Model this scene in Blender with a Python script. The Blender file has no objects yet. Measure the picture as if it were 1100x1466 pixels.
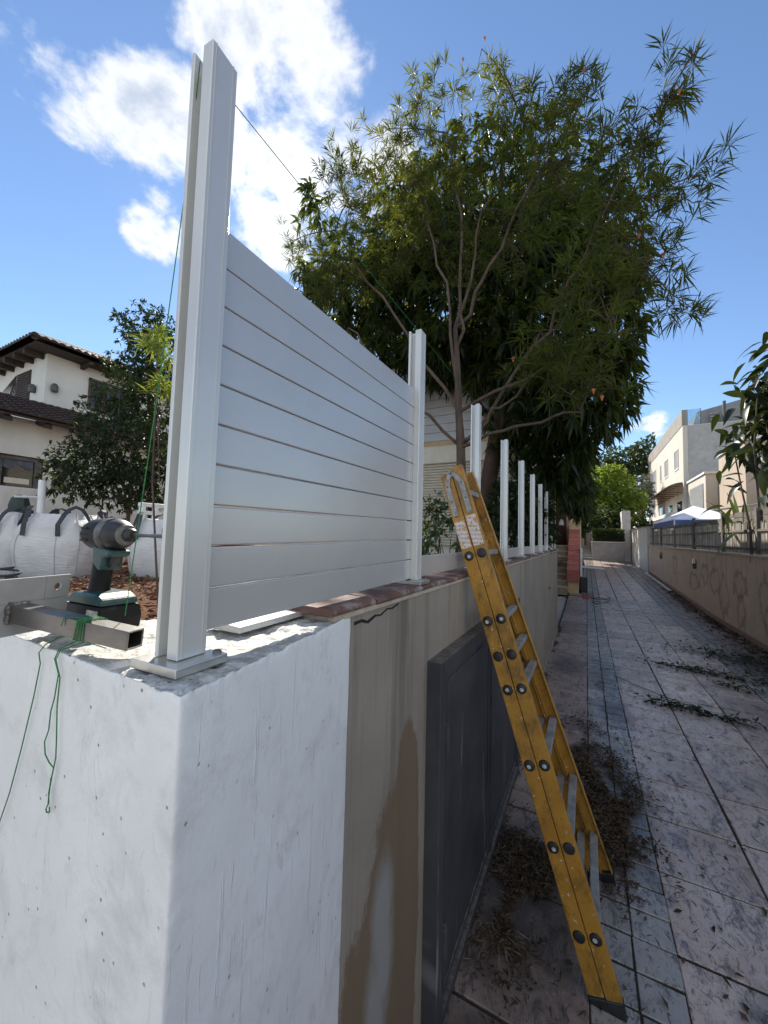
import bpy, bmesh, math, random
import numpy as np
from mathutils import Vector, Matrix, noise as mnoise
random.seed(7)
rng = np.random.default_rng(7)
S = bpy.context.scene
COL = S.collection

# ------------------------------------------------------------------ camera
F, YAW, PITCH, ROLL, CAMH = 542.917, 0.49124, 0.06351, 0.02602, 1.7
_w = Vector((-math.sin(YAW)*math.cos(PITCH), math.cos(YAW)*math.cos(PITCH), math.sin(PITCH)))
_r = Vector((math.cos(YAW), math.sin(YAW), 0)); _u = _r.cross(_w)
R_ = _r*math.cos(ROLL) + _u*math.sin(ROLL); U_ = -_r*math.sin(ROLL) + _u*math.cos(ROLL)
cam = bpy.data.objects.new('camera', bpy.data.cameras.new('camera'))
COL.objects.link(cam)
M3 = Matrix((R_, U_, -_w)).transposed()
cam.matrix_world = Matrix.Translation((0, 0, CAMH)) @ M3.to_4x4()
cam.data.sensor_fit = 'VERTICAL'; cam.data.sensor_height = 36; cam.data.lens = F/1466*36
cam.data.clip_start = 0.02; cam.data.clip_end = 2000
S.camera = cam

def ray(px, py):
    return R_*((px-550)/F) - U_*((py-733)/F) + _w
def atY(px, py, Y):
    d = ray(px, py); return Vector((0, 0, CAMH)) + d*(Y/d.y)
def atX(px, py, X):
    d = ray(px, py); return Vector((0, 0, CAMH)) + d*(X/d.x)
def atZ(px, py, Z):
    d = ray(px, py); return Vector((0, 0, CAMH)) + d*((Z-CAMH)/d.z)

# ------------------------------------------------------------------ world, sun, exposure
SUN_AZ, SUN_EL = math.radians(-43.3), math.radians(37.6)
W = bpy.data.worlds.new('World'); S.world = W; W.use_nodes = True
SKY_STRENGTH, EXPOSURE, SUN_STRENGTH = 0.12, 0.66, 5.0

class NT:
    """tiny node-tree writer"""
    def __init__(s, tree):
        s.t = tree; s.n = tree.nodes; s.l = tree.links; s.n.clear()
    def add(s, typ, ins=None, **kw):
        nd = s.n.new(typ)
        for k, v in kw.items(): setattr(nd, k, v)
        for k, v in (ins or {}).items():
            sock = nd.inputs[k]
            if isinstance(v, bpy.types.NodeSocket): s.l.new(v, sock)
            else: sock.default_value = v
        return nd
    def math(s, op, a, b=0.0, c=0.0, clamp=False):
        nd = s.add('ShaderNodeMath', {0: a, 1: b, 2: c}, operation=op); nd.use_clamp = clamp; return nd.outputs[0]
    def vmath(s, op, a, b=(0, 0, 0)):
        nd = s.add('ShaderNodeVectorMath', {0: a, 1: b}, operation=op)
        return nd.outputs['Value'] if op in ('DOT_PRODUCT', 'LENGTH', 'DISTANCE') else nd.outputs[0]
    def remap(s, v, a, b, c=0.0, d=1.0, smooth=False):
        nd = s.add('ShaderNodeMapRange', {'Value': v, 'From Min': a, 'From Max': b, 'To Min': c, 'To Max': d})
        if smooth: nd.interpolation_type = 'SMOOTHSTEP'
        return nd.outputs[0]
    def mix(s, f, a, b, mode='MIX'):
        nd = s.n.new('ShaderNodeMix'); nd.data_type = 'RGBA'; nd.blend_type = mode
        for i, v in ((0, f), (6, a), (7, b)):
            if isinstance(v, bpy.types.NodeSocket): s.l.new(v, nd.inputs[i])
            else:
                nd.inputs[i].default_value = (*v, 1) if (i > 0 and len(v) == 3) else v
        return nd.outputs[2]
    def noise(s, vec, scale, detail=4, rough=.55, dist=0.0):
        return s.add('ShaderNodeTexNoise', {'Vector': vec, 'Scale': scale, 'Detail': detail, 'Roughness': rough, 'Distortion': dist}).outputs[0]
    def scale(s, vec, v):
        return s.vmath('MULTIPLY', vec, v)

def build_world():
    t = NT(W.node_tree)
    sky = t.add('ShaderNodeTexSky', sky_type='NISHITA')
    sky.sun_disc = False; sky.sun_elevation = SUN_EL; sky.sun_rotation = SUN_AZ
    sky.air_density = 1.0; sky.dust_density = 0.05; sky.ozone_density = 1.6; sky.altitude = 50
    g = t.add('ShaderNodeTexCoord').outputs['Generated']
    sp = t.add('ShaderNodeSeparateXYZ', {0: g})
    zc = t.math('MAXIMUM', sp.outputs[2], 0.02)
    den = t.math('ADD', zc, 0.25)
    p = t.add('ShaderNodeCombineXYZ', {0: t.math('DIVIDE', sp.outputs[0], den), 1: t.math('DIVIDE', sp.outputs[1], den)}).outputs[0]
    n1 = t.noise(p, 4.4, 10, .60, .3)
    n2 = t.noise(p, 13.0, 6, .6, .1)
    blobs = [((215, 160), 7.5, 1.0), ((300, 200), 6.5, 1.0), ((140, 190), 5, .55), ((420, 60), 9.5, 1.0), ((500, 40), 5, .6), ((330, 40), 6, .8), ((225, 320), 5, .9),
             ((420, 250), 8, 1.0), ((500, 240), 6.5, .9), ((400, 330), 7, 1.0), ((550, 220), 5, .7),
             ((60, 80), 6, .42), ((940, 606), 2.4, .75), ((915, 612), 1.6, .6), ((640, 300), 6, .6), ((255, 35), 2.5, .7), ((700, 330), 9, .55)]
    cov = None
    for (px, py), deg, amp in blobs:
        d = ray(px, py).normalized()
        dt = t.vmath('DOT_PRODUCT', g, tuple(d))
        v = t.remap(dt, math.cos(math.radians(deg)), math.cos(math.radians(deg*.15)), 0, amp, True)
        cov = v if cov is None else t.math('MAXIMUM', cov, v)
    # the rest of the sky: denser cloud added out of view to brighten the shade
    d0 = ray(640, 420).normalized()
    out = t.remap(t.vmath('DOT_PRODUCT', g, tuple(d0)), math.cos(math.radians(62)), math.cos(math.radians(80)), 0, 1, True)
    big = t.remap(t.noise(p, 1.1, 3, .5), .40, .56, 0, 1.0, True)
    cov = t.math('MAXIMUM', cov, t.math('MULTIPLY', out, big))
    a = t.math('ADD', t.math('MULTIPLY', t.math('SUBTRACT', n1, .5), 3.0), t.math('ADD', cov, t.math('MULTIPLY', t.math('SUBTRACT', n2, .5), 1.5)))
    alpha = t.remap(a, .36, 1.02, 0, 1, True)
    alpha = t.math('MULTIPLY', alpha, t.remap(cov, 0.02, .25, 0, 1, True))
    thick = t.remap(a, .95, 1.6, 0, 1, True)
    ccol = t.mix(thick, (5.9, 6.05, 6.3), (3.5, 3.95, 4.7))
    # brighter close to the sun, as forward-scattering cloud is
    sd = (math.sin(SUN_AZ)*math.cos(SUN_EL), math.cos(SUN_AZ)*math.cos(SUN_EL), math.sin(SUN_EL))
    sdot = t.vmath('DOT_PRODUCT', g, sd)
    near = t.math('ADD', t.remap(sdot, math.cos(math.radians(16)), 1.0, .95, 1.15, True), t.remap(sdot, .3, -.7, 0, .7, True))   # extra brightness opposite the sun to lift the shade, silver round the sun
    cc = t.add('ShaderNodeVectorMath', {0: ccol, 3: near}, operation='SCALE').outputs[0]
    skyc = t.mix(1.0, sky.outputs[0], (.84, .92, 1.0), 'MULTIPLY')
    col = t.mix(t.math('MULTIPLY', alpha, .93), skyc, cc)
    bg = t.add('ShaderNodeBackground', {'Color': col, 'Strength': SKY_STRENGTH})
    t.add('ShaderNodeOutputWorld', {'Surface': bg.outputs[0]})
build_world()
sun = bpy.data.objects.new('sun', bpy.data.lights.new('sun', 'SUN')); COL.objects.link(sun)
sun.data.energy = SUN_STRENGTH; sun.data.angle = math.radians(.53); sun.data.color = (1, .93, .82)
sdir = Vector((math.sin(SUN_AZ)*math.cos(SUN_EL), math.cos(SUN_AZ)*math.cos(SUN_EL), math.sin(SUN_EL)))
sun.rotation_euler = sdir.to_track_quat('Z', 'Y').to_euler(); sun.location = (-10, 10, 20)
S.view_settings.view_transform = 'Standard'; S.view_settings.look = 'None'
S.view_settings.exposure = EXPOSURE; S.view_settings.gamma = 1; S.view_settings.use_curve_mapping = False
S.render.engine = 'CYCLES'
S.cycles.max_bounces = 8; S.cycles.diffuse_bounces = 4; S.cycles.transparent_max_bounces = 12
S.cycles.use_denoising = True

# ------------------------------------------------------------------ materials
def new_mat(name):
    m = bpy.data.materials.new(name); m.use_nodes = True
    return m, NT(m.node_tree)
def finish(t, col, rough=.6, bump=None, bstr=.3, bdist=.01, metal=0.0, spec=.5, coat=0.0, transl=None, tcol=None, normal=None):
    p = t.add('ShaderNodeBsdfPrincipled', {'Roughness': rough, 'Metallic': metal, 'Specular IOR Level': spec, 'Coat Weight': coat})
    if isinstance(col, bpy.types.NodeSocket): t.l.new(col, p.inputs['Base Color'])
    else: p.inputs['Base Color'].default_value = (*col, 1)
    if bump is not None:
        b = t.add('ShaderNodeBump', {'Height': bump, 'Strength': bstr, 'Distance': bdist}); t.l.new(b.outputs[0], p.inputs['Normal'])
    sh = p.outputs[0]
    if transl:
        tr = t.add('ShaderNodeBsdfTranslucent', {'Color': tcol})
        sh = t.add('ShaderNodeMixShader', {0: transl, 1: sh, 2: tr.outputs[0]}).outputs[0]
    t.add('ShaderNodeOutputMaterial', {'Surface': sh})
def pos(t): return t.add('ShaderNodeNewGeometry').outputs['Position']
def objc(t): return t.add('ShaderNodeTexCoord').outputs['Object']

def noisy(name, a, b, scale=6, rough=.6, bump=.3, bscale=60, metal=0, spec=.5, lo=.35, hi=.65, dist=.01, stretch=(1, 1, 1), coat=0, local=False, var=0.0, detail=5):
    """two tones of the same stuff mixed by noise, with a fine relief"""
    m, t = new_mat(name)
    P = objc(t) if local else pos(t)
    P = t.scale(P, stretch)
    f = t.remap(t.noise(P, scale, detail, .6), lo, hi)
    c = t.mix(f, a, b)
    if var:
        rnd = t.add('ShaderNodeObjectInfo').outputs['Random']
        c = t.add('ShaderNodeHueSaturation', {'Value': t.remap(rnd, 0, 1, 1-var, 1+var), 'Color': c}).outputs[0]
    finish(t, c, rough, t.noise(P, bscale, 4, .6), bump, dist, metal, spec, coat)
    return m

def mat_white_plaster():
    m, t = new_mat('white_cement_paint'); P = pos(t)
    N = t.add('ShaderNodeNewGeometry').outputs['Normal']
    up = t.remap(t.add('ShaderNodeSeparateXYZ', {0: N}).outputs[2], .45, .8, 0, 1, True)
    big = t.remap(t.noise(P, 4, 5, .62), .35, .7)
    c = t.mix(big, (.74, .735, .71), (.83, .825, .80))
    gr = t.remap(t.noise(P, 9, 7, .74, .4), .50, .72)
    c = t.mix(t.math('MULTIPLY', gr, .55), c, (.50, .485, .44))
    sm = t.remap(t.noise(t.scale(P, (1, 1, .35)), 26, 5, .7, .6), .60, .72)
    c = t.mix(t.math('MULTIPLY', sm, .35), c, (.40, .385, .35))
    # small dark pits of the cast face
    v = t.add('ShaderNodeTexVoronoi', {'Vector': P, 'Scale': 42, 'Randomness': 1})
    pit = t.math('MULTIPLY', t.remap(v.outputs['Distance'], .07, .12, 1, 0), t.remap(t.noise(P, 9, 2), .50, .56))
    c = t.mix(t.math('MULTIPLY', pit, .75), c, (.10, .095, .09))
    # trowel scratches, slanting
    Ps = t.add('ShaderNodeMapping', {'Vector': P, 'Rotation': (.62, 0, 0), 'Scale': (26, 70, 6)}).outputs[0]
    scr = t.remap(t.noise(Ps, 1.0, 4, .65, .4), .60, .70)
    # top: bare chipped cement with paint drips
    topc = t.mix(t.remap(t.noise(P, 38, 6, .72), .42, .62), (.34, .335, .305), (.66, .65, .61))
    topc = t.mix(t.remap(t.noise(P, 120, 3, .6), .60, .70), topc, (.10, .10, .085))
    c = t.mix(up, c, topc)
    h = t.math('ADD', t.math('MULTIPLY', t.noise(P, 14, 6, .65), .2), t.math('MULTIPLY', t.noise(P, 170, 3, .6), .15))
    h = t.math('ADD', h, t.math('MULTIPLY', scr, .5))
    h = t.math('SUBTRACT', h, t.math('MULTIPLY', pit, .5))
    h = t.math('ADD', h, t.math('MULTIPLY', up, t.math('MULTIPLY', t.noise(P, 55, 6, .7), 1.3)))
    finish(t, c, .62, h, .5, .008)
    return m

def mat_stucco(name, base, alt, drips=.5, scrape=None, wet=None, tags=None):
    """rendered wall: rain streaks from the coping; optional damp patch, scraped patch, painted-over tags (y,z,ry,rz)"""
    m, t = new_mat(name); P = pos(t)
    c = t.mix(t.remap(t.noise(P, 3, 6, .6), .35, .68), base, alt)
    st = t.remap(t.noise(t.scale(P, (13, 13, .55)), 1.0, 4, .65), .5, .68)
    sz = t.add('ShaderNodeSeparateXYZ', {0: P})
    y, z = sz.outputs[1], sz.outputs[2]
    fall = t.remap(z, .15, 1.5, .25, 1)
    c = t.mix(t.math('MULTIPLY', t.math('MULTIPLY', st, fall), drips), c, tuple(v*.42 for v in base))
    lt = t.remap(t.noise(t.scale(P, (9, 9, .8)), 1.3, 4, .6), .60, .74)
    c = t.mix(t.math('MULTIPLY', lt, .25*drips), c, tuple(min(1, v*1.5) for v in alt))
    rough = .85
    if wet:
        for (pts, colr, soft, amp) in wet:
            mask = None
            for (cy, cz, ry, rz) in pts:
                dy = t.math('DIVIDE', t.math('SUBTRACT', y, cy), ry); dz = t.math('DIVIDE', t.math('SUBTRACT', z, cz), rz)
                d = t.math('SQRT', t.math('ADD', t.math('MULTIPLY', dy, dy), t.math('MULTIPLY', dz, dz)))
                mask = d if mask is None else t.math('MINIMUM', mask, d)
            mask = t.math('ADD', mask, t.math('MULTIPLY', t.math('SUBTRACT', t.noise(t.scale(P, (1, 1, .6)), 8, 10, .82), .5), 1.2))
            c = t.mix(t.math('MULTIPLY', t.remap(mask, 1, 1-soft), amp), c, colr)
    if tags:
        for (cy, cz, ry, rz) in tags:
            dy = t.math('DIVIDE', t.math('SUBTRACT', y, cy), ry); dz = t.math('DIVIDE', t.math('SUBTRACT', z, cz), rz)
            d = t.math('SQRT', t.math('ADD', t.math('MULTIPLY', dy, dy), t.math('MULTIPLY', dz, dz)))
            d = t.math('ADD', d, t.math('MULTIPLY', t.math('SUBTRACT', t.noise(t.scale(P, (1, 1.3, .8)), 3.6, 6, .65), .5), 2.2))
            ring = t.math('SUBTRACT', t.remap(d, .95, 1.05, 1, 0), t.remap(d, .6, .8, 1, 0))
            c = t.mix(t.math('MULTIPLY', t.remap(d, .6, .85, 1, 0), .30), c, (.44, .37, .30))
            c = t.mix(t.math('MULTIPLY', ring, .5), c, (.19, .135, .09))
    h = t.math('ADD', t.noise(P, 90, 4, .65), t.math('MULTIPLY', t.noise(P, 14, 3), .6))
    finish(t, c, rough, h, .4, .006, spec=.3)
    return m

def mat_leaf(name, a, b, tr, transl=.35, rough=.45, spec=.5, var=1.0):
    m, t = new_mat(name)
    g = t.add('ShaderNodeNewGeometry')
    rnd = g.outputs['Random Per Island']
    clump = t.remap(t.noise(g.outputs['Position'], 1.4, 3, .5), .35, .65)
    f = t.math('ADD', t.math('MULTIPLY', rnd, .65), t.math('MULTIPLY', clump, .35))
    c = t.mix(f, a, b)
    tc = t.mix(rnd, tr, tuple(v*.6 for v in tr))
    finish(t, c, rough, None, transl=transl, tcol=tc, spec=spec)
    return m

def mat_concrete(name, a, b, dirt=.6, rough=.5):
    """stamped paving: tone differs piece by piece, grime and dark flecks lie across the pieces"""
    m, t = new_mat(name); P = pos(t)
    rnd = t.add('ShaderNodeObjectInfo').outputs['Random']
    c = t.mix(t.remap(t.noise(P, 2.2, 5, .6), .35, .65), a, b)
    c = t.add('ShaderNodeHueSaturation', {'Value': t.remap(rnd, 0, 1, .70, 1.22), 'Color': c}).outputs[0]
    pat = t.remap(t.noise(t.scale(P, (1.6, .8, 1)), 6.5, 12, .86, .7), .505, .575)
    c = t.mix(t.math('MULTIPLY', pat, dirt*.8), c, (.050, .042, .037))
    big = t.remap(t.noise(P, 1.1, 4, .6), .40, .62)
    c = t.mix(t.math('MULTIPLY', big, .35), c, (.12, .10, .092))
    # old stains of rotted leaves: a few patches with their own outline
    sz = t.add('ShaderNodeSeparateXYZ', {0: P}); stain = None
    for cx_, cy_, rx_, ry_ in ((.18, 5.75, .22, 1.0), (.08, 3.1, .34, .75), (-.30, 2.05, .30, .60), (-.25, 1.25, .30, .30), (-.22, 5.9, .28, .55), (.24, 4.6, .18, .5), (2.2, 7.3, .5, 1.1), (.62, 1.9, .16, .22), (1.0, 2.5, .13, .2)):
        dx = t.math('DIVIDE', t.math('SUBTRACT', sz.outputs[0], cx_), rx_); dy = t.math('DIVIDE', t.math('SUBTRACT', sz.outputs[1], cy_), ry_)
        d_ = t.math('ADD', t.math('MULTIPLY', dx, dx), t.math('MULTIPLY', dy, dy)); stain = d_ if stain is None else t.math('MINIMUM', stain, d_)
    stain = t.math('ADD', stain, t.math('MULTIPLY', t.math('SUBTRACT', t.noise(P, 5, 8, .78), .5), 2.6))
    c = t.mix(t.math('MULTIPLY', t.remap(stain, 1.1, .1), .82), c, (.045, .036, .030))
    sp = t.remap(t.noise(t.scale(P, (1.5, .7, 1)), 30, 7, .80, .8), .555, .60)
    strk = t.remap(t.noise(t.scale(P, (2.5, 9, 1)), 9, 5, .7, .5), .60, .70)
    c = t.mix(t.math('MULTIPLY', strk, .45), c, (.07, .06, .055))
    c = t.mix(t.math('MULTIPLY', sp, .75), c, (.022, .018, .016))
    pale = t.remap(t.noise(P, 8, 6, .7), .60, .75)
    c = t.mix(t.math('MULTIPLY', pale, .35), c, tuple(min(1, v*1.7) for v in b))
    r = t.remap(t.noise(P, 6, 4, .6), .3, .7, rough-.14, rough+.2)
    h = t.math('ADD', t.noise(P, 24, 7, .7), t.math('MULTIPLY', sp, -.4))
    finish(t, c, r, h, .28, .006, spec=.6)
    return m

def mat_ladder():
    m, t = new_mat('ladder_yellow'); P = pos(t)
    c = t.mix(t.remap(t.noise(P, 5, 5, .6), .35, .65), (.36, .170, .018), (.48, .242, .036))
    d = t.remap(t.noise(t.scale(P, (1, 1, .6)), 9, 8, .78), .485, .62)
    c = t.mix(t.math('MULTIPLY', d, .8), c, (.11, .065, .02))
    w = t.remap(t.noise(P, 48, 4, .65), .655, .68)
    c = t.mix(t.math('MULTIPLY', w, .85), c, (.62, .60, .54))
    s = t.remap(t.noise(t.scale(P, (1, 1, .22)), 120, 3, .6), .66, .70)
    c = t.mix(t.math('MULTIPLY', s, .7), c, (.05, .04, .03))
    finish(t, c, .42, t.noise(P, 70, 4, .6), .25, .003)
    return m

def mat_sticker():
    m, t = new_mat('worn_sticker'); P = pos(t)
    c = t.mix(t.remap(t.noise(P, 30, 4, .6), .4, .6), (.55, .53, .48), (.66, .55, .50))
    rows = t.remap(t.math('SINE', t.math('MULTIPLY', t.add('ShaderNodeSeparateXYZ', {0: P}).outputs[2], 330)), .0, .3)
    ink = t.math('MULTIPLY', rows, t.remap(t.noise(t.scale(P, (4, 4, 1)), 60, 2, .7), .5, .55))
    c = t.mix(t.math('MULTIPLY', ink, .8), c, (.10, .03, .03))
    pe = t.remap(t.noise(P, 45, 5, .7), .56, .60)
    c = t.mix(pe, c, (.50, .25, .03))
    finish(t, c, .55, t.noise(P, 90, 3), .3, .002)
    return m

def mat_coping():
    m, t = new_mat('terracotta_coping'); P = pos(t)
    rnd = t.add('ShaderNodeObjectInfo').outputs['Random']
    c = t.mix(t.remap(t.noise(P, 9, 5, .6), .35, .65), (.105, .050, .038), (.165, .080, .060))
    c = t.add('ShaderNodeHueSaturation', {'Value': t.remap(rnd, 0, 1, .75, 1.2), 'Color': c}).outputs[0]
    dust = t.remap(t.noise(P, 7, 7, .72, .4), .52, .68)
    c = t.mix(t.math('MULTIPLY', dust, .75), c, (.52, .48, .44))
    dk = t.remap(t.noise(P, 16, 5, .7), .60, .7)
    c = t.mix(t.math('MULTIPLY', dk, .6), c, (.06, .045, .035))
    finish(t, c, .7, t.noise(P, 60, 5, .65), .35, .004)
    return m

def mat_gate():
    m, t = new_mat('dark_gate_paint'); P = pos(t)
    c = t.mix(t.remap(t.noise(P, 4, 5, .6), .35, .65), (.036, .037, .040), (.060, .061, .064))
    s = t.remap(t.noise(t.scale(P, (1, 26, 1.1)), 1.6, 3, .5), .66, .70)
    c = t.mix(t.math('MULTIPLY', s, .75), c, (.25, .25, .26))
    up = t.remap(t.add('ShaderNodeSeparateXYZ', {0: t.add('ShaderNodeNewGeometry').outputs['Normal']}).outputs[2], .7, .9)
    c = t.mix(t.math('MULTIPLY', up, t.remap(t.noise(P, 30, 5, .7), .35, .6)), c, (.17, .145, .115))
    finish(t, c, .55, t.noise(t.scale(P, (1, 8, .8)), 14, 4), .18, .004)
    return m

def mat_bag():
    m, t = new_mat('woven_white_bag'); P = objc(t)
    c = t.mix(t.remap(t.noise(P, 3, 4, .6), .35, .65), (.60, .585, .555), (.74, .725, .70))
    h = t.math('ADD', t.math('MULTIPLY', t.noise(t.scale(P, (1, 1, 5)), 7, 6, .7), 1.6), t.math('MULTIPLY', t.math('SINE', t.math('MULTIPLY', t.add('ShaderNodeSeparateXYZ', {0: P}).outputs[2], 240)), .03))
    finish(t, c, .55, h, .6, .02)
    return m

def mat_soil():
    m, t = new_mat('red_soil'); P = pos(t)
    c = t.mix(t.remap(t.noise(P, 5, 6, .65), .35, .65), (.16, .072, .035), (.27, .13, .068))
    c = t.mix(t.remap(t.noise(P, 45, 4, .7), .56, .7), c, (.055, .028, .018))
    c = t.mix(t.remap(t.noise(P, 30, 4, .7), .64, .74), c, (.40, .25, .16))
    finish(t, c, .95, t.math('ADD', t.noise(P, 22, 7, .75), t.noise(P, 90, 3)), .9, .05, spec=.2)
    return m

M = {}
M['plaster'] = mat_white_plaster()
_wet = [([(1.04, .60, .16, .44), (1.13, .95, .085, .19), (.93, .42, .20, .36), (1.16, .5, .09, .6)], (.165, .115, .066), 0.12, .85),
        ([(.985, .66, .075, .20), (.955, .42, .08, .24), (1.0, .54, .07, .2)], (.30, .30, .285), .6, .85)]
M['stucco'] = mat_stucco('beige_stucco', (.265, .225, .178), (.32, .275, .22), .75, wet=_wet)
_tags = [(15.6, 1.0, .35, .30), (13.1, .70, .55, .26), (12.0, .98, .35, .24), (11.2, .9, .42, .30), (10.55, .65, .34, .42), (9.6, .93, .38, .28), (9.55, .45, .22, .38), (8.45, .80, .24, .40), (8.15, .45, .3, .36), (11.25, 1.25, .14, .2)]
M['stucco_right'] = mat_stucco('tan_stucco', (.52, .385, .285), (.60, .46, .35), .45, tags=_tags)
M['white_render'] = noisy('white_render', (.52, .50, .46), (.66, .64, .60), 3, .8, .3, 50, stretch=(1, 1, .4))
M['grey_render'] = noisy('grey_render', (.30, .295, .28), (.38, .37, .35), 3, .85, .3, 50)
M['mortar'] = noisy('old_mortar', (.42, .36, .27), (.55, .48, .38), 20, .9, .6, 70)
M['coping'] = mat_coping()
M['gate'] = mat_gate()
M['alu'] = noisy('white_powder_coat', (.535, .525, .51), (.575, .565, .55), 4, .27, .05, 30, metal=.35, spec=.5, dist=.002)
M['alu_post'] = noisy('cream_post_coat', (.60, .60, .575), (.65, .65, .62), 5, .3, .04, 30, metal=.3, spec=.5, dist=.002)
M['zinc'] = noisy('bare_plate_metal', (.55, .54, .51), (.68, .67, .63), 25, .28, .12, 90, metal=.85, dist=.002)
M['steel'] = noisy('raw_steel', (.13, .125, .12), (.25, .24, .23), 22, .36, .15, 90, metal=.9, dist=.002, stretch=(.3, 1, 1))
M['primer'] = noisy('grey_primed_plate', (.27, .275, .275), (.35, .355, .35), 12, .5, .15, 90, metal=.2, dist=.002)
M['strap'] = noisy('worn_hinge_zinc', (.20, .20, .195), (.36, .355, .34), 40, .5, .3, 90, metal=.4, dist=.002)
M['weld'] = noisy('weld_bead', (.12, .11, .10), (.34, .32, .30), 60, .5, .8, 90, metal=.7)
M['black'] = noisy('black_plastic', (.010, .010, .011), (.028, .028, .028), 20, .42, .2, 120, dist=.002)
M['hole'] = noisy('dark_inside', (.006, .006, .006), (.012, .012, .012), 10, .8, 0)
M['tool_black'] = noisy('worn_tool_rubber', (.006, .006, .007), (.060, .058, .054), 34, .6, .3, 120, lo=.60, hi=.80, spec=.3, dist=.002)
M['tool_teal'] = noisy('worn_teal_plastic', (.006, .036, .037), (.016, .066, .066), 26, .42, .2, 120, dist=.002)
M['tool_grey'] = noisy('worn_nose_metal', (.016, .016, .017), (.16, .155, .145), 32, .6, .3, 120, metal=.1, dist=.002)
M['tool_label'] = noisy('dusty_paper_label', (.30, .29, .27), (.62, .60, .56), 70, .7, .2, 120)
M['string'] = noisy('green_string', (.012, .12, .03), (.03, .22, .055), 200, .7, .3, 400)
M['ladder'] = mat_ladder()
M['sticker'] = mat_sticker()
M['rung'] = noisy('ladder_rung_alu', (.22, .205, .18), (.36, .34, .305), 20, .5, .3, 60, metal=.3, dist=.003)
M['cap_mark'] = noisy('worn_cap_centre', (.35, .34, .31), (.62, .60, .56), 90, .6, .3, 120)
M['slab'] = mat_concrete('stamped_slab', (.41, .305, .25), (.64, .515, .435), .97, .32)
M['sett'] = mat_concrete('grey_sett', (.26, .24, .215), (.42, .39, .35), .97, .32)
M['rough_slab'] = mat_concrete('rosy_slab', (.24, .17, .135), (.36, .275, .23), .97, .45)
M['grout'] = noisy('dark_joint', (.020, .016, .013), (.045, .036, .029), 18, .95, .6, 80)
M['asphalt'] = noisy('street_paving', (.38, .355, .315), (.46, .43, .385), 6, .85, .4, 80)
M['soil'] = mat_soil()
M['chips'] = noisy('wood_chips', (.12, .055, .03), (.30, .17, .10), 30, .9, .3, 80)
M['litter'] = mat_leaf('dry_litter', (.030, .020, .013), (.13, .088, .052), (.08, .05, .03), .08, .8, .2)
M['litter_pale'] = mat_leaf('dry_pale_litter', (.10, .075, .05), (.30, .235, .16), (.12, .09, .05), .08, .8, .2)
M['oleander'] = mat_leaf('narrow_leaf_green', (.012, .021, .007), (.036, .050, .015), (.28, .31, .04), .44, .5, .25)
M['oleander_lit'] = mat_leaf('sunlit_leaf_green', (.10, .16, .03), (.20, .27, .06), (.36, .42, .05), .45, .45)  # lit copy of the narrow leaf, sunlight put into its colour
M['mango'] = mat_leaf('mango_leaf_green', (.006, .014, .005), (.017, .033, .010), (.22, .27, .03), .30, .45, .3)
M['broad_leaf'] = mat_leaf('broad_leaf_green', (.010, .020, .008), (.028, .048, .016), (.12, .16, .02), .14, .42, .4)
M['dark_tree'] = mat_leaf('dark_tree_leaf', (.012, .022, .010), (.032, .050, .020), (.09, .13, .02), .25, .5, .3)
M['shrub'] = mat_leaf('shrub_leaf', (.028, .050, .016), (.075, .115, .035), (.14, .19, .03), .3, .45)
M['lime'] = mat_leaf('lime_shrub_leaf', (.11, .18, .025), (.22, .30, .05), (.38, .48, .05), .45, .45)
M['olive'] = mat_leaf('olive_grey_leaf', (.09, .11, .07), (.16, .18, .12), (.16, .18, .10), .3, .5)
M['blade'] = mat_leaf('sword_leaf', (.08, .13, .035), (.17, .22, .07), (.22, .28, .06), .3, .45)
M['flower'] = noisy('orange_flower', (.40, .09, .035), (.55, .16, .06), 30, .6, 0)
M['bark'] = noisy('smooth_bark', (.055, .038, .028), (.12, .082, .060), 14, .85, .6, 60, stretch=(1, 1, .3))
M['bark_dark'] = noisy('dark_bark', (.055, .030, .022), (.11, .065, .048), 10, .9, .8, 40, stretch=(1, 1, .3))
M['cream'] = noisy('cream_render', (.62, .55, .44), (.70, .63, .51), 2.2, .85, .2, 40)
M['house_white'] = noisy('warm_white_render', (.60, .58, .52), (.68, .66, .60), 1.2, .85, .2, 30)
M['roof'] = noisy('brown_roof_tile', (.026, .017, .015), (.058, .034, .028), 5, .75, .4, 30, var=.2)
M['wood_dark'] = noisy('dark_stained_wood', (.028, .018, .013), (.055, .036, .026), 8, .7, .4, 40)
M['iron'] = noisy('brown_iron_grille', (.055, .038, .032), (.085, .06, .05), 10, .6, .1, 40)
M['glass'] = noisy('dark_window_glass', (.012, .014, .016), (.03, .034, .036), 1.5, .06, 0, spec=.7)
M['curtain'] = noisy('draped_curtain', (.055, .06, .075), (.12, .13, .15), 5, .8, .2, 30)
M['frame_white'] = noisy('white_joinery', (.66, .65, .62), (.74, .73, .70), 4, .5, .05, 40)
M['shutter'] = noisy('cream_shutter', (.60, .55, .43), (.68, .63, .51), 5, .5, .1, 30)
M['siding'] = noisy('pale_siding', (.42, .44, .46), (.50, .52, .54), 4, .6, .1, 30)
M['tan'] = noisy('tan_render', (.44, .32, .18), (.52, .39, .23), 4, .85, .3, 50)
M['brick'] = noisy('red_step_tile', (.30, .085, .065), (.40, .13, .10), 12, .7, .3, 50, var=.2)
M['step'] = noisy('step_stone', (.24, .185, .13), (.34, .27, .19), 8, .8, .3, 50)
M['door_red'] = noisy('dark_red_door', (.05, .015, .012), (.08, .025, .02), 6, .6, .1, 30)
M['lamp'] = noisy('lamp_metal', (.05, .05, .05), (.09, .09, .09), 9, .5, .1, 30)
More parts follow.
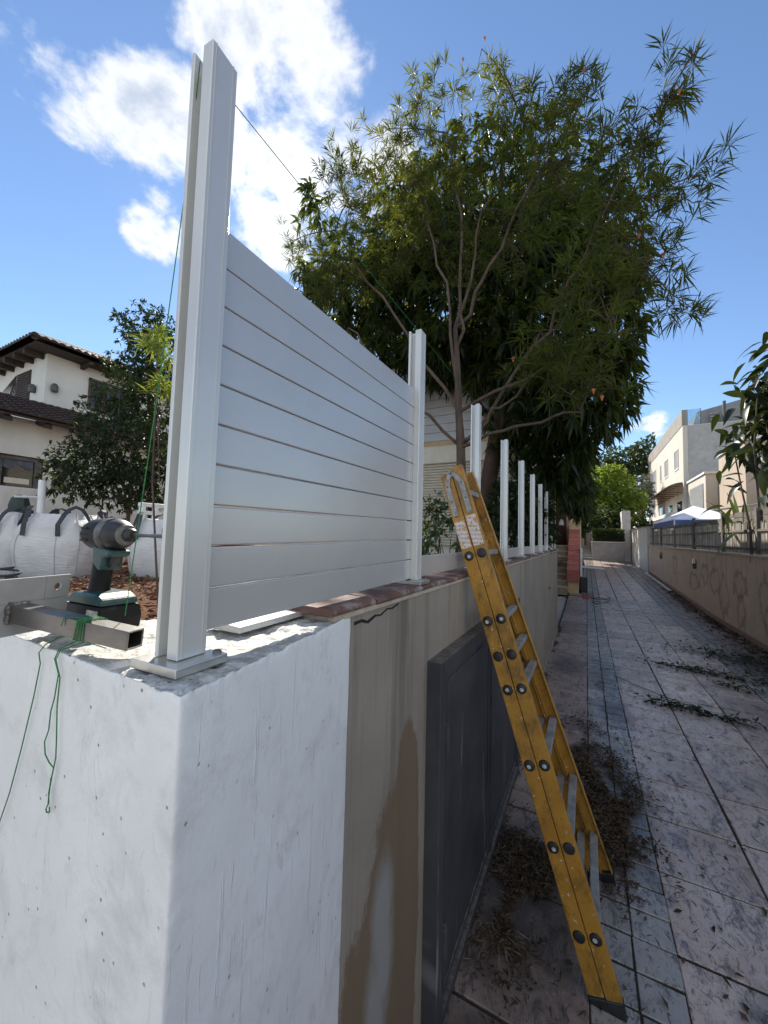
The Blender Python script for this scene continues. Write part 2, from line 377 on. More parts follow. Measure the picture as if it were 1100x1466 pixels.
M['lamp_glass'] = noisy('frosted_lamp_glass', (.50, .50, .48), (.60, .60, .58), 9, .3, 0)
M['bamboo'] = noisy('grey_bamboo', (.22, .195, .165), (.40, .36, .31), 12, .85, .4, 60, stretch=(1, 1, .2), var=.35)
M['old_wood'] = noisy('weathered_wood', (.085, .075, .065), (.17, .15, .13), 9, .85, .5, 50, stretch=(1, .25, 1), var=.2)
M['bld'] = noisy('pale_facade', (.50, .465, .39), (.57, .53, .455), .8, .85, .15, 20, stretch=(1, 1, .5))
M['bld_grey'] = noisy('grey_facade', (.20, .196, .19), (.26, .255, .245), 1.2, .85, .15, 20)
M['parapet'] = noisy('weathered_parapet', (.21, .195, .17), (.31, .29, .25), 2.5, .9, .2, 20, stretch=(1, 1, .4))
M['beige'] = noisy('beige_facade', (.40, .32, .24), (.46, .38, .29), 1, .85, .15, 20)
M['louvre'] = noisy('grey_louvre', (.20, .20, .20), (.26, .26, .26), 4, .5, .1, 20)
M['canvas'] = noisy('white_canvas', (.62, .62, .68), (.74, .74, .80), 2, .7, .1, 20)
M['canvas_blue'] = noisy('blue_canvas', (.035, .075, .24), (.06, .12, .33), 2, .7, .1, 20)
M['poly'] = noisy('cloudy_polycarbonate', (.34, .27, .17), (.44, .36, .24), 3, .4, .1, 20)
M['skirting'] = noisy('pink_skirting', (.26, .15, .11), (.33, .20, .15), 6, .8, .3, 50)
M['white_board'] = noisy('white_board', (.70, .70, .70), (.78, .78, .78), 5, .45, .05, 30)
M['wire'] = noisy('red_cable', (.22, .03, .025), (.32, .05, .04), 10, .6, 0)
M['web'] = noisy('dark_webbing', (.030, .032, .038), (.055, .058, .066), 30, .7, .3, 160)
M['rubber_green'] = noisy('dark_green_sack', (.02, .04, .03), (.035, .06, .045), 9, .7, .2, 30)
def mat_glass_clear():
    m, t = new_mat('clear_blue_glass')
    p = t.add('ShaderNodeBsdfPrincipled', {'Base Color': (.55, .72, .85, 1), 'Roughness': .05, 'Transmission Weight': .75, 'IOR': 1.15})
    t.add('ShaderNodeOutputMaterial', {'Surface': p.outputs[0]}); return m
M['rail_glass'] = mat_glass_clear()

# ------------------------------------------------------------------ mesh helpers
def root_off(o):
    v = Vector((0, 0, 0))
    while o is not None: v += o.location; o = o.parent
    return v
class MB:
    def __init__(s): s.v = []; s.f = []
    def raw(s, vs, fs):
        n = len(s.v); s.v += [tuple(p) for p in vs]; s.f += [tuple(i+n for i in f) for f in fs]; return s
    def box(s, lo, hi, M_=None):
        x0, y0, z0 = lo; x1, y1, z1 = hi
        vs = [Vector(p) for p in ((x0, y0, z0), (x1, y0, z0), (x1, y1, z0), (x0, y1, z0), (x0, y0, z1), (x1, y0, z1), (x1, y1, z1), (x0, y1, z1))]
        if M_ is not None: vs = [M_ @ p for p in vs]
        return s.raw(vs, [(0, 3, 2, 1), (4, 5, 6, 7), (0, 1, 5, 4), (1, 2, 6, 5), (2, 3, 7, 6), (3, 0, 4, 7)])
    def hexa(s, bottom, top):
        vs = [Vector(p) for p in list(bottom)+list(top)]; n = len(bottom)
        fs = [tuple(reversed(range(n))), tuple(range(n, 2*n))] + [(i, (i+1) % n, n+(i+1) % n, n+i) for i in range(n)]
        return s.raw(vs, fs)
    def prism(s, poly, a, b, axis='z'):
        f = {'z': lambda p, h: (p[0], p[1], h), 'x': lambda p, h: (h, p[0], p[1]), 'y': lambda p, h: (p[0], h, p[1])}[axis]
        return s.hexa([f(p, a) for p in poly], [f(p, b) for p in poly])
    def tube(s, pts, rad, n=8, caps=True):
        pts = [Vector(p) for p in pts]; m = len(pts)
        rr = rad if isinstance(rad, (list, tuple)) else [rad]*m
        base = len(s.v); ref = None
        for i, p in enumerate(pts):
            d = (pts[min(i+1, m-1)]-pts[max(i-1, 0)]).normalized()
            if ref is None:
                ref = d.orthogonal().normalized()
            a = (ref - d*ref.dot(d)).normalized(); ref = a; b = d.cross(a)
            for k in range(n):
                th = 2*math.pi*k/n; q = p + (a*math.cos(th)+b*math.sin(th))*rr[i]; s.v.append(tuple(q))
        for i in range(m-1):
            for k in range(n):
                s.f.append((base+i*n+k, base+i*n+(k+1) % n, base+(i+1)*n+(k+1) % n, base+(i+1)*n+k))
        if caps:
            s.f.append(tuple(reversed(range(base, base+n)))); s.f.append(tuple(range(base+(m-1)*n, base+m*n)))
        return s
    def ribbon(s, pts, side, w, th=.002):
        pts = [Vector(p) for p in pts]; m = len(pts); base = len(s.v)
        for i, p in enumerate(pts):
            d = (pts[min(i+1, m-1)]-pts[max(i-1, 0)]).normalized(); sd = Vector(side).normalized(); nn = d.cross(sd).normalized()
            for a, b in ((-1, -1), (1, -1), (1, 1), (-1, 1)):
                s.v.append(tuple(p + sd*(a*w/2) + nn*(b*th/2)))
        for i in range(m-1):
            for k in range(4):
                s.f.append((base+i*4+k, base+i*4+(k+1) % 4, base+(i+1)*4+(k+1) % 4, base+(i+1)*4+k))
        s.f.append((base+3, base+2, base+1, base)); s.f.append(tuple(base+(m-1)*4+k for k in range(4)))
        return s
    def lathe(s, prof, origin=(0, 0, 0), axis='z', n=20, sq=1.0):
        base = len(s.v); o = Vector(origin); m = len(prof)
        for h, r in prof:
            for k in range(n):
                th = 2*math.pi*k/n; a, b = r*math.cos(th), r*math.sin(th)*sq
                p = {'z': (a, b, h), 'x': (h, a, b), 'y': (a, h, b)}[axis]
                s.v.append(tuple(o+Vector(p)))
        for i in range(m-1):
            for k in range(n):
                s.f.append((base+i*n+k, base+i*n+(k+1) % n, base+(i+1)*n+(k+1) % n, base+(i+1)*n+k))
        s.f.append(tuple(reversed(range(base, base+n)))); s.f.append(tuple(range(base+(m-1)*n, base+m*n)))
        return s
    def mesh(s, name, mat, off=None, bev=0, smooth=False, seg=2):
        me = bpy.data.meshes.new(name)
        vs = s.v if off is None else [(p[0]-off[0], p[1]-off[1], p[2]-off[2]) for p in s.v]
        me.from_pydata(vs, [], s.f); me.validate()
        bm = bmesh.new(); bm.from_mesh(me)
        bmesh.ops.recalc_face_normals(bm, faces=bm.faces)
        if bev:
            es = [e for e in bm.edges if len(e.link_faces) == 2 and e.calc_face_angle(0) > .5]
            bmesh.ops.bevel(bm, geom=es, offset=bev, segments=seg, affect='EDGES', profile=.5, clamp_overlap=True)
        bm.to_mesh(me); bm.free()
        me.materials.append(mat)
        if smooth:
            me.shade_smooth(); me.set_sharp_from_angle(angle=math.radians(38))
        return me
    def build(s, name, mat, parent=None, world=True, **kw):
        off = root_off(parent) if (world and parent is not None) else None
        me = s.mesh(name, mat, off, **kw)
        return link(name, me, parent)
def link(name, me, parent=None, loc=None):
    o = bpy.data.objects.new(name, me); COL.objects.link(o)
    if parent is not None: o.parent = parent
    if loc is not None: o.location = loc
    return o
def tag(o, label=None, cat=None, group=None, kind=None):
    for k, v in (('label', label), ('category', cat), ('group', group), ('kind', kind)):
        if v: o[k] = v
    return o
def thing(name, label, cat, loc=(0, 0, 0), group=None, rz=0, kind=None):
    o = bpy.data.objects.new(name, None); COL.objects.link(o); o.location = loc; o.rotation_euler[2] = rz
    o.empty_display_size = .2
    return tag(o, label, cat, group, kind)
def copy_tree(o, label=None):
    c = o.copy(); COL.objects.link(c)
    if label: c['label'] = label
    for ch in list(o.children):
        d = ch.copy(); COL.objects.link(d); d.parent = c
        for g in list(ch.children):
            e = g.copy(); COL.objects.link(e); e.parent = d
    return c
def np_mesh(name, V, T, mat, off=(0, 0, 0), smooth=False):
    """triangles or quads from arrays, fast"""
    V = np.asarray(V, np.float32)-np.asarray(off, np.float32); T = np.asarray(T, np.int32); k = T.shape[1]
    me = bpy.data.meshes.new(name)
    me.vertices.add(len(V)); me.vertices.foreach_set('co', V.ravel())
    me.loops.add(T.size); me.loops.foreach_set('vertex_index', T.ravel())
    me.polygons.add(len(T)); me.polygons.foreach_set('loop_start', np.arange(len(T), dtype=np.int32)*k)
    me.update(calc_edges=True)
    me.materials.append(mat)
    if smooth: me.shade_smooth()
    return me
def norm(a): return a/np.maximum(np.linalg.norm(a, axis=-1, keepdims=True), 1e-9)
def leaves(P, D, L, Wd, droop=.25, fold=.25, segs=2):
    """leaf blades: base points P, directions D, lengths, widths -> verts, tris"""
    n = len(P); D = norm(D); L = np.broadcast_to(L, (n,))[:, None]; Wd = np.broadcast_to(Wd, (n,))[:, None]
    rnd = norm(rng.normal(size=(n, 3))*.5+np.array([0, 0, 1.0])); s = norm(np.cross(D, rnd)); up = np.cross(s, D)
    dn = np.array([0, 0, -1.0])*droop
    mid = P + D*L*.45 + dn*L*.12
    tip = P + D*L*.97 + dn*L*.55
    ml = mid - s*Wd*.5 + up*Wd*fold; mr = mid + s*Wd*.5 + up*Wd*fold
    V = np.stack([P, ml, mid, mr, tip], 1).reshape(-1, 3)
    b = np.arange(n)[:, None]*5
    T = np.concatenate([b+np.array([[0, 2, 1]]), b+np.array([[0, 3, 2]]), b+np.array([[1, 2, 4]]), b+np.array([[2, 3, 4]])], 0)
    return V, T
def fnoise(V, sc, seed=0.0):
    return np.array([mnoise.fractal(Vector((p[0]*sc+seed, p[1]*sc, p[2]*sc)), .6, 2.0, 4) for p in V])
def gz(y): return max(0.0, (y-11)*.028)

# ------------------------------------------------------------------ ground, yard, path
g = MB(); g.raw([(-600, -600, -.06), (600, -600, -.06), (600, 600, -.06), (-600, 600, -.06)], [(0, 1, 2, 3)])
tag(g.build('ground', M['asphalt']), kind='structure')

def terrain(name, x0, x1, y0, y1, nx, ny, zf, mat, amp, sc):
    xs = np.linspace(x0, x1, nx); ys = np.linspace(y0, y1, ny)
    V = np.array([(x, y, 0) for y in ys for x in xs]); V[:, 2] = [zf(x, y) for x, y, _ in V]
    V[:, 2] += fnoise(V, sc)*amp
    q = np.array([(j*nx+i, j*nx+i+1, (j+1)*nx+i+1, (j+1)*nx+i) for j in range(ny-1) for i in range(nx-1)])
    o = link(name, np_mesh(name, V, q, mat, smooth=True)); return tag(o, kind='structure')
terrain('garden_soil', -14, -.72, .40, 12.0, 150, 130, lambda x, y: 1.0+.10*math.exp(-((x+4)**2+(y-1.6)**2)/3), M['soil'], .06, 1.6)
terrain('garden_ground', -60, -14.0, .40, 70, 40, 60, lambda x, y: 1.0, M['soil'], .1, .3)
terrain('back_garden_ground', -14.0, -.72, 12.0, 70, 30, 60, lambda x, y: 1.05, M['soil'], .1, .3)
terrain('upper_yard_ground', 2.75, 60, -8, 80, 50, 70, lambda x, y: 1.45, M['soil'], .06, .4)
terrain('far_garden_ground', -1.2, 2.75, 30.4, 80, 12, 50, lambda x, y: 1.55+.02*(y-30), M['soil'], .06, .4)
# bark and clods lying on the soil in front of the bags
n = 5200
cx = rng.uniform(-6.5, -.85, n); cy = rng.uniform(.55, 4.2, n)
P = np.stack([cx, cy, 1.03+.10*np.exp(-((cx+4)**2+(cy-1.6)**2)/3)+rng.uniform(-.01, .03, n)], 1)
V, T = leaves(P, rng.normal(size=(n, 3))*np.array([1, 1, .25]), rng.uniform(.03, .11, n), rng.uniform(.012, .04, n), .1, .5)
tag(link('wood_chips', np_mesh('wood_chips', V, T, M['chips'])), 'brown bark chips and clods lying over the red garden soil', 'wood chips', kind='stuff')

# path
pathb = MB()
ys = [-2.2, 11, 29.6]
pathb.raw([(-.52, ys[0], -.006), (2.56, ys[0], -.006), (2.56, ys[1], -.006), (-.52, ys[1], -.006), (2.56, ys[2], gz(ys[2])-.006), (-.52, ys[2], gz(ys[2])-.006)], [(0, 1, 2, 3), (3, 2, 4, 5)])
path = tag(pathb.build('path', M['grout']), kind='structure')
def slab_mesh(name, w, l, t, mat, seed):
    rd = random.Random(seed); j = .003; n = 4
    bm = MB()
    pts = [(-w/2, -l/2), (w/2, -l/2), (w/2, l/2), (-w/2, l/2)]
    pts = [(x+rd.uniform(-j, j), y+rd.uniform(-j, j)) for x, y in pts]
    bm.prism(pts, -t, 0)
    return bm.mesh(name, mat, bev=.003, seg=1)
PITCH_Y = .4575; Y0 = 2.078
cols = [(.322, .755), (.765, 1.215), (1.225, 1.715)]
smesh = {}
def pave(name, x0, x1, y0, y1, mat, key, joint=.012, t=.012):
    w, l = x1-x0-.001, y1-y0-joint-.002
    k = (key, round(w, 3), round(l, 3), random.randrange(4))
    if k not in smesh: smesh[k] = slab_mesh(name, w, l, t, mat, hash(k) & 0xffff)
    yc = (y0+y1)/2
    o = link(name, smesh[k], path, ((x0+x1)/2+random.uniform(-.002, .002), yc, gz(yc)+random.uniform(-.0015, .0025)))
    if yc > 11: o.rotation_euler[0] = math.atan(.028)
    o.rotation_euler[2] = random.uniform(-.004, .004); o.rotation_euler[1] = random.uniform(-.003, .003)
far = MB(); farg = MB(); farr = MB()
def pave_far(b, x0, x1, y0, y1, j=.016):
    z0, z1 = gz(y0), gz(y1)
    b.raw([(x0+j/2, y0+j/2, z0), (x1-j/2, y0+j/2, z0), (x1-j/2, y1-j/2, z1), (x0+j/2, y1-j/2, z1)], [(0, 1, 2, 3)])
for k in range(-9, 60):
    y0 = Y0+PITCH_Y*k; y1 = y0+PITCH_Y
    if y1 > 29.5: break
    near = 0 < y1 and y0 < 13
    for a, b in cols+[(2.085, 2.50)]:
        mt, key = (M['slab'], 'slab') if a < 2 else (M['rough_slab'], 'edge')
        if near: pave('slab', a, b, y0, y1, mt, key)
        else: pave_far(far if a < 2 else farr, a, b, y0, y1)
    for a, b in ((.0, .157), (.163, .318), (1.725, 1.897), (1.903, 2.078)):
        for q in range(3):
            ya, yb_ = y0+q*PITCH_Y/3, y0+(q+1)*PITCH_Y/3
            if (a < 1 and 0.9 < yb_ and ya < 8.5) or (a > 1 and 4.6 < yb_ and ya < 12.0): pave('sett', a, b, ya, yb_, M['sett'], 'sett', .008)
            else: pave_far(farg, a, b, ya, yb_, .01)
    # rosy irregular strip along the garden wall
    if y0 < 13.2:
        if near: pave('slab', -.49, -.005, y0+.16*math.sin(k*2.3), y1+.16*math.sin((k+1)*2.3), M['rough_slab'], 'rosy%d' % (k % 6), .011)
        else: pave_far(farr, -.49, -.005, y0, y1)
    else: pave_far(farr, -.15, -.005, y0, y1)
for nm, b, mt in (('far_slabs', far, 'slab'), ('far_setts', farg, 'sett'), ('far_edge_slabs', farr, 'rough_slab')):
    tag(b.build(nm, M[mt], path), kind='stuff')

# ------------------------------------------------------------------ white corner wall
def vnoise(V, sc, seed=0.0, octv=4, gain=.55):
    """fractal value noise for large vertex arrays"""
    out = np.zeros(len(V)); amp = 1.0
    def h(i, j, k):
        n_ = (i*374761393+j*668265263+k*2147483647+int(seed*7919)*974711) & 0x7fffffff
        n_ = ((n_ ^ (n_ >> 13))*1274126177) & 0x7fffffff
        return ((n_ ^ (n_ >> 16)) & 0xffff)/32767.5-1
    for o_ in range(octv):
        P = np.asarray(V, float)*sc+seed+o_*17.3; I = np.floor(P).astype(np.int64); f = P-I; f = f*f*(3-2*f); r = 0
        for a in (0, 1):
            for b_ in (0, 1):
                for c in (0, 1):
                    w = (f[:, 0] if a else 1-f[:, 0])*(f[:, 1] if b_ else 1-f[:, 1])*(f[:, 2] if c else 1-f[:, 2])
                    r = r+w*h(I[:, 0]+a, I[:, 1]+b_, I[:, 2]+c)
        out += amp*r; amp *= gain; sc *= 2.1
    return out
def voxel(mb, name, mat, size, amp, sc, seed=0):
    me = mb.mesh(name, mat); o = bpy.data.objects.new('remesh_source', me); COL.objects.link(o)
    md = o.modifiers.new('r', 'REMESH'); md.mode = 'VOXEL'; md.voxel_size = size
    dg = bpy.context.evaluated_depsgraph_get(); out = bpy.data.meshes.new_from_object(o.evaluated_get(dg))
    bpy.data.objects.remove(o); out.name = name
    co = np.empty(len(out.vertices)*3, np.float32); no = np.empty_like(co)
    out.vertices.foreach_get('co', co); out.vertices.foreach_get('normal', no)
    co = co.reshape(-1, 3); no = no.reshape(-1, 3)
    d = vnoise(co, sc, seed)*amp + vnoise(co, sc*4.5, seed+9)*amp*.4
    topm = np.clip((no[:, 2]-.3)*2, 0, 1)
    d += topm*vnoise(co, 30, 3)*.0022
    # chips knocked out of the arrises
    rim = np.maximum(np.exp(-np.abs(co[:, 2]-1.508)/.010), np.exp(-np.hypot(co[:, 0]+.417, co[:, 1]-.291)/.010))
    d -= np.maximum(0, vnoise(co, 34, 6)-.15)*.0055*rim
    co += no*d[:, None]; out.vertices.foreach_set('co', co.ravel()); out.materials.clear(); out.materials.append(mat); out.shade_smooth(); out.update()
    return out
ww = MB()
A = (-.417, .291); B = (-.498, .778)
foot = [(-1.25, .298), A, B, (-.735, .778), (-.735, .50), (-1.25, .50)]
ww.prism(foot, -.05, 1.508)
o = link('rendered_wall', voxel(ww, 'rendered_wall', M['plaster'], .004, .0007, 6))
b = MB(); b.box((-2.6, .2985, -.05), (-1.2505, .4995, 1.507)); b.build('wall_return', M['plaster'], o)
tag(o, 'thick white painted cement wall ending in a chipped corner, nearest the viewer', 'wall')

# ------------------------------------------------------------------ brown garden wall with coping, crack, gate
bw = thing('garden_wall', 'long beige stained garden wall topped with red coping tiles', 'wall', (-.6, .78, 0))
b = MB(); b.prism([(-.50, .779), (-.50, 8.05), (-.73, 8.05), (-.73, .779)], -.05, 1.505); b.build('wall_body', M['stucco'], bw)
b = MB(); b.box((-.735, .70, 1.5055), (-.492, 8.06, 1.522)); b.build('mortar_bed', M['mortar'], bw, bev=.004)
y = .675; k = 0
while y < 8.0:
    L = .232 if k else .20
    b = MB(); s0 = random.uniform(-.003, .003)
    b.prism([(-.735, 1.522), (-.484, 1.520), (-.481, 1.529), (-.488, 1.537), (-.60, 1.540), (-.735, 1.538)], -L/2, L/2, 'y')
    me = b.mesh('coping_tile', M['coping'], (-.6, 0, 1.53), bev=.0025, seg=1)
    t_ = link('coping_tile', me, bw, (0+s0, y+L/2-.78, 1.53+random.uniform(-.001, .002)))
    t_.rotation_euler = (random.uniform(-.006, .006), random.uniform(-.008, .008), random.uniform(-.012, .012))
    y += L+.006; k += 1
# crack under the first tiles
cr = MB(); prev = None
cp = [(.795, 1.486), (.83, 1.487), (.86, 1.478), (.90, 1.488), (.93, 1.484), (.965, 1.495), (1.0, 1.492), (1.04, 1.499)]
for (ya, za), (yb2, zb2) in zip(cp[:-1], cp[1:]):
    h = .0022 if ya > .88 else .004
    cr.hexa([(-.502, ya, za-h), (-.498, ya, za-h), (-.498, yb2, zb2-h*.8), (-.502, yb2, zb2-h*.8)], [(-.502, ya, za+h), (-.498, ya, za+h), (-.498, yb2, zb2+h*.8), (-.502, yb2, zb2+h*.8)])
cr.build('crack', M['hole'], bw)
b = MB(); b.box((-.5, 3.05, -.02), (-.487, 8.05, .07)); b.build('skirting', M['stucco'], bw, bev=.004)
b = MB(); b.tube([(-.50, 6.15, 1.0), (-.47, 6.15, 1.0)], .014, 8); b.tube([(-.5, 6.15, 1.0), (-.492, 6.15, 1.0)], .03, 10); b.build('wall_tap', M['steel'], bw)

gt = thing('metal_gate', 'dark grey double leaf sheet metal utility gate set in the beige wall', 'gate', (-.47, 1.29, 0))
b = MB()
b.box((-.51, 1.288, .03), (-.447, 1.352, 1.262)); b.box((-.51, 2.985, .03), (-.447, 3.05, 1.262)); b.box((-.51, 1.352, 1.2), (-.4472, 2.985, 1.262)); b.box((-.51, 1.352, .03), (-.4472, 2.985, .07))
b.build('gate_frame', M['gate'], gt, bev=.003)
for y0, y1 in ((1.358, 2.118), (2.15, 2.979)):
    b = MB(); b.box((-.49, y0, .076), (-.462, y1, 1.194))
    leaf = b.build('gate_leaf', M['gate'], gt, bev=.002)
    b = MB(); w = .022
    for lo, hi in (((y0+.03, .10), (y1-.03, .10+w)), ((y0+.03, 1.17-w), (y1-.03, 1.17)), ((y0+.03, .10+w), (y0+.03+w, 1.17-w)), ((y1-.03-w, .10+w), (y1-.03, 1.17-w))):
        b.box((-.462, lo[0], lo[1]), (-.456, hi[0], hi[1]))
    b.build('leaf_moulding', M['gate'], leaf, bev=.002)
b = MB(); b.box((-.49, 2.1185, .076), (-.449, 2.1495, 1.194)); b.build('meeting_post', M['gate'], gt, bev=.003)
for zc in (.98, .30):
    b = MB(); b.tube([(-.444, 1.356, zc-.045), (-.444, 1.356, zc+.045)], .009, 10); b.tube([(-.444, 1.356, zc+.045), (-.444, 1.356, zc+.058)], .006, 8); b.box((-.447, 1.356, zc-.03), (-.443, 1.385, zc+.03)); b.build('hinge', M['gate'], gt)

# ------------------------------------------------------------------ fence posts, slats, strings
PW = .047
def post_profile():
    w = PW/2; a = -w; b_ = w
    # H profile: slots open to -y and +y; +x flange is the thicker one
    s0, s1, d = -.0165, .002, .0195
    return [(b_, a), (b_, -a), (s1, -a), (s1, -a-d), (s0, -a-d), (s0, -a), (a, -a), (a, a), (s0, a), (s0, a+d), (s1, a+d), (s1, a)]
def make_post(h, name='fence_post'):
    root = thing(name, '', 'fence post', group='white posts along the garden wall')
    b = MB(); b.prism(post_profile(), .0005, h)
    b.build('post_profile', M['alu_post'], root, world=False, bev=.0012, seg=1)
    for yy in (-.017, .015): b = MB(); b.box((PW/2-.0002, yy-.0006, .002), (PW/2+.0009, yy+.0006, h-.0005)); b.build('face_bead', M['alu_post'], root, world=False)
    b = MB(); b.box((-.045, -.043, -.0125), (.049, .04, 0)); b.build('base_plate', M['zinc'], root, world=False, bev=.0012)
    for sx in (-1, 1): b = MB(); b.lathe([(0, .006), (.004, .006), (.005, .004)], (.036 if sx > 0 else -.034, .032, 0), n=8); b.build('plate_bolt', M['steel'], root, world=False)
    return root
names = ['nearest and tallest looking white post on the chipped white wall corner', 'white post at the far end of the slat panel, film sheen on it',
         'white post rising right behind the yellow ladder top', 'white post just beyond the yellow ladder, fourth from the viewer',
         'white post fifth along the beige wall, in front of dark leaves', 'white post sixth along the beige wall from the viewer',
         'white post seventh along the beige wall from the viewer', 'white post third from the far end of the beige wall',
         'white post second from the far end of the beige wall', 'white post last in the row beside the dark porch']
proto = make_post(.885)
for i in range(10):
    if i == 0:
        p_ = make_post(.917); p_.location = (-.49-PW/2, .331+PW/2, 1.523); p_.rotation_euler[2] = .05
        tag(p_, names[0]); continue
    p_ = proto if i == 1 else copy_tree(proto)
    p_['label'] = names[i]
    p_.location = (-.512-PW/2, .3735+.827*i+PW/2, 1.5525); p_.rotation_euler[2] = random.uniform(-.015, .015)
    if i > 1: p_.rotation_euler[1] = random.uniform(-.003, .003)
# slat panel between first and second post
pn = thing('slatted_fence', 'panel of ten pale grey horizontal aluminium slats between the first two posts', 'fence panel', (-.52, .8, 1.55))
NS = 10; ya, yb2 = .366, 1.212
xa, xb = -.519, -.541
za0, za1, zb0, zb1 = 1.548, 2.190, 1.556, 2.222
for i in range(NS):
    b = MB(); g_ = {1: .0036, 2: .0042}.get(i, .0019)
    la, ha = za0+(za1-za0)*i/NS+g_/2, za0+(za1-za0)*(i+1)/NS-g_/2
    lb, hb = zb0+(zb1-zb0)*i/NS+g_/2, zb0+(zb1-zb0)*(i+1)/NS-g_/2
    th = .0075
    b.hexa([(xa-th, ya, la), (xa+th, ya, la), (xb+th, yb2, lb), (xb-th, yb2, lb)], [(xa-th, ya, ha), (xa+th, ya, ha), (xb+th, yb2, hb), (xb-th, yb2, hb)])
    b.build('slat', M['alu'], pn, bev=.0018)
for i in range(1, 9):
    y0 = .3735+.827*i+PW-.012; y1 = .3735+.827*(i+1)+.012
    b = MB(); b.box((-.549, y0, 1.556), (-.534, y1, 1.632))
    lab = ['single pale bottom slat between second post and ladder', 'single pale bottom slat just beyond the yellow ladder', 'single bottom slat between fourth and fifth white posts', 'single bottom slat between fifth and sixth white posts', 'single bottom slat between sixth and seventh white posts', 'single bottom slat between seventh and eighth white posts', 'single bottom slat between eighth and ninth white posts', 'single bottom slat at the last white post'][i-1]
    tag(b.build('aluminium_plank', M['alu'], None, bev=.002), lab, 'fence plank', 'single slats laid between the posts')
b = MB(); b.hexa([(-.66, .50, 1.514), (-.56, .50, 1.514), (-.575, .80, 1.514), (-.64, .80, 1.514)], [(-.66, .50, 1.53), (-.56, .50, 1.526), (-.575, .80, 1.526), (-.64, .80, 1.53)])
tag(b.build('slat_offcut', M['alu'], None, bev=.002), 'white slat offcut lying on the wall under the slat panel', 'offcut')
# mason's line
b = MB(); tp = (-.522, .335, 2.425)
b.tube([(-.655, .352, 1.562), (-.60, .347, 1.90), (-.545, .340, 2.25), tp], .0008, 5)
tag(b.build('green_string', M['string']), 'taut green string rising from the steel tube to the first post top', 'string')
b = MB(); pts = [(-.522, .37, 2.425)]
for i in range(1, 10):
    yy = .3735+.827*i+PW/2
    if i > 0: pts.append((-.53, yy-.41, 2.44))
    pts.append((-.53, yy, 2.4405))
pts[1] = (-.527, .80, 2.432)
b.tube(pts, .0008, 5); tag(b.build('line_string', M['string']), 'thin level string running from post top to post top', 'string')
# string wound round the steel tube and hanging over the white wall
def hang(pxs, Yp=.2895): return [atY(px, py, Yp) for px, py in pxs]
over = lambda px, py, z=1.513: atZ(px, py, z)
b = MB()
a0 = [(-.722, .327, 1.561), (-.733, .3225, 1.535), (-.752, .310, 1.524), (-.765, .2935, 1.513), (-.771, .2885, 1.500)]
b.tube(a0+hang([(58, 950), (48, 1000), (30, 1075), (14, 1135), (0, 1176), (-40, 1300)]), .0009, 5)
tag(b.build('hanging_string', M['string']), 'single green string end running down the white wall to the frame edge', 'string')
b = MB()
b.tube([(-.69, .325, 1.535), (-.705, .31, 1.524), (-.716, .2925, 1.514), (-.718, .2885, 1.500)]+hang([(84, 965), (78, 1000), (73, 1018), (70, 1045), (64, 1062), (65, 1080), (71, 1092), (77, 1099), (74, 1115), (70, 1135), (70, 1150), (66, 1158), (67, 1163), (71, 1163), (71, 1155)], .2885), .0009, 5)
b.tube([(-.66, .33, 1.515), (-.69, .315, 1.524), (-.710, .2915, 1.513), (-.712, .2875, 1.5)]+hang([(86, 970), (82, 1010), (81, 1060), (80, 1085), (76, 1104), (72, 1122), (70, 1140), (69, 1152)], .2875), .0009, 5)
tag(b.build('string_loop', M['string']), 'twisted green string loop hanging down the white wall front', 'string')

# ------------------------------------------------------------------ welded bracket: plate + square tube
E1 = atZ(184, 905, 1.551); E2 = atZ(15, 867, 1.572)
ax = (E2-E1); L = ax.length*1.02; ax.normalize()
up = Vector((0, 0, 1)); up = (up-ax*up.dot(ax)).normalized(); sd = ax.cross(up)        # sd points towards the viewer or away
if sd.dot(Vector((0, 1, 0))) < 0: sd = -sd
TW = .028
br = thing('steel_bracket', 'raw square steel tube welded to a drilled plate, lying on the white wall', 'bracket', (E1.x, E1.y, 1.515))
def fr(a, s, h): return E1 + ax*a + sd*s + up*h
b = MB(); w2 = .003
def ring(a): return [fr(a, 0, 0), fr(a, TW, 0), fr(a, TW, -TW), fr(a, 0, -TW)], [fr(a, w2, -w2), fr(a, TW-w2, -w2), fr(a, TW-w2, -TW+w2), fr(a, w2, -TW+w2)]
o0, i0 = ring(0); o1, i1 = ring(L)
b.raw(o0+o1+i0+i1, [(0, 1, 5, 4), (1, 2, 6, 5), (2, 3, 7, 6), (3, 0, 4, 7)] + [(8, 12, 13, 9), (9, 13, 14, 10), (10, 14, 15, 11), (11, 15, 12, 8)] + [(0, 8, 9, 1), (1, 9, 10, 2), (2, 10, 11, 3), (3, 11, 8, 0)] + [(4, 5, 13, 12), (5, 6, 14, 13), (6, 7, 15, 14), (7, 4, 12, 15)])
b.build('square_tube', M['steel'], br, bev=.0008, seg=1)
b = MB(); b.raw([fr(L*.55, w2, -w2), fr(L*.55, TW-w2, -w2), fr(L*.55, TW-w2, -TW+w2), fr(L*.55, w2, -TW+w2)], [(0, 1, 2, 3)]); b.build('tube_inside', M['hole'], br)
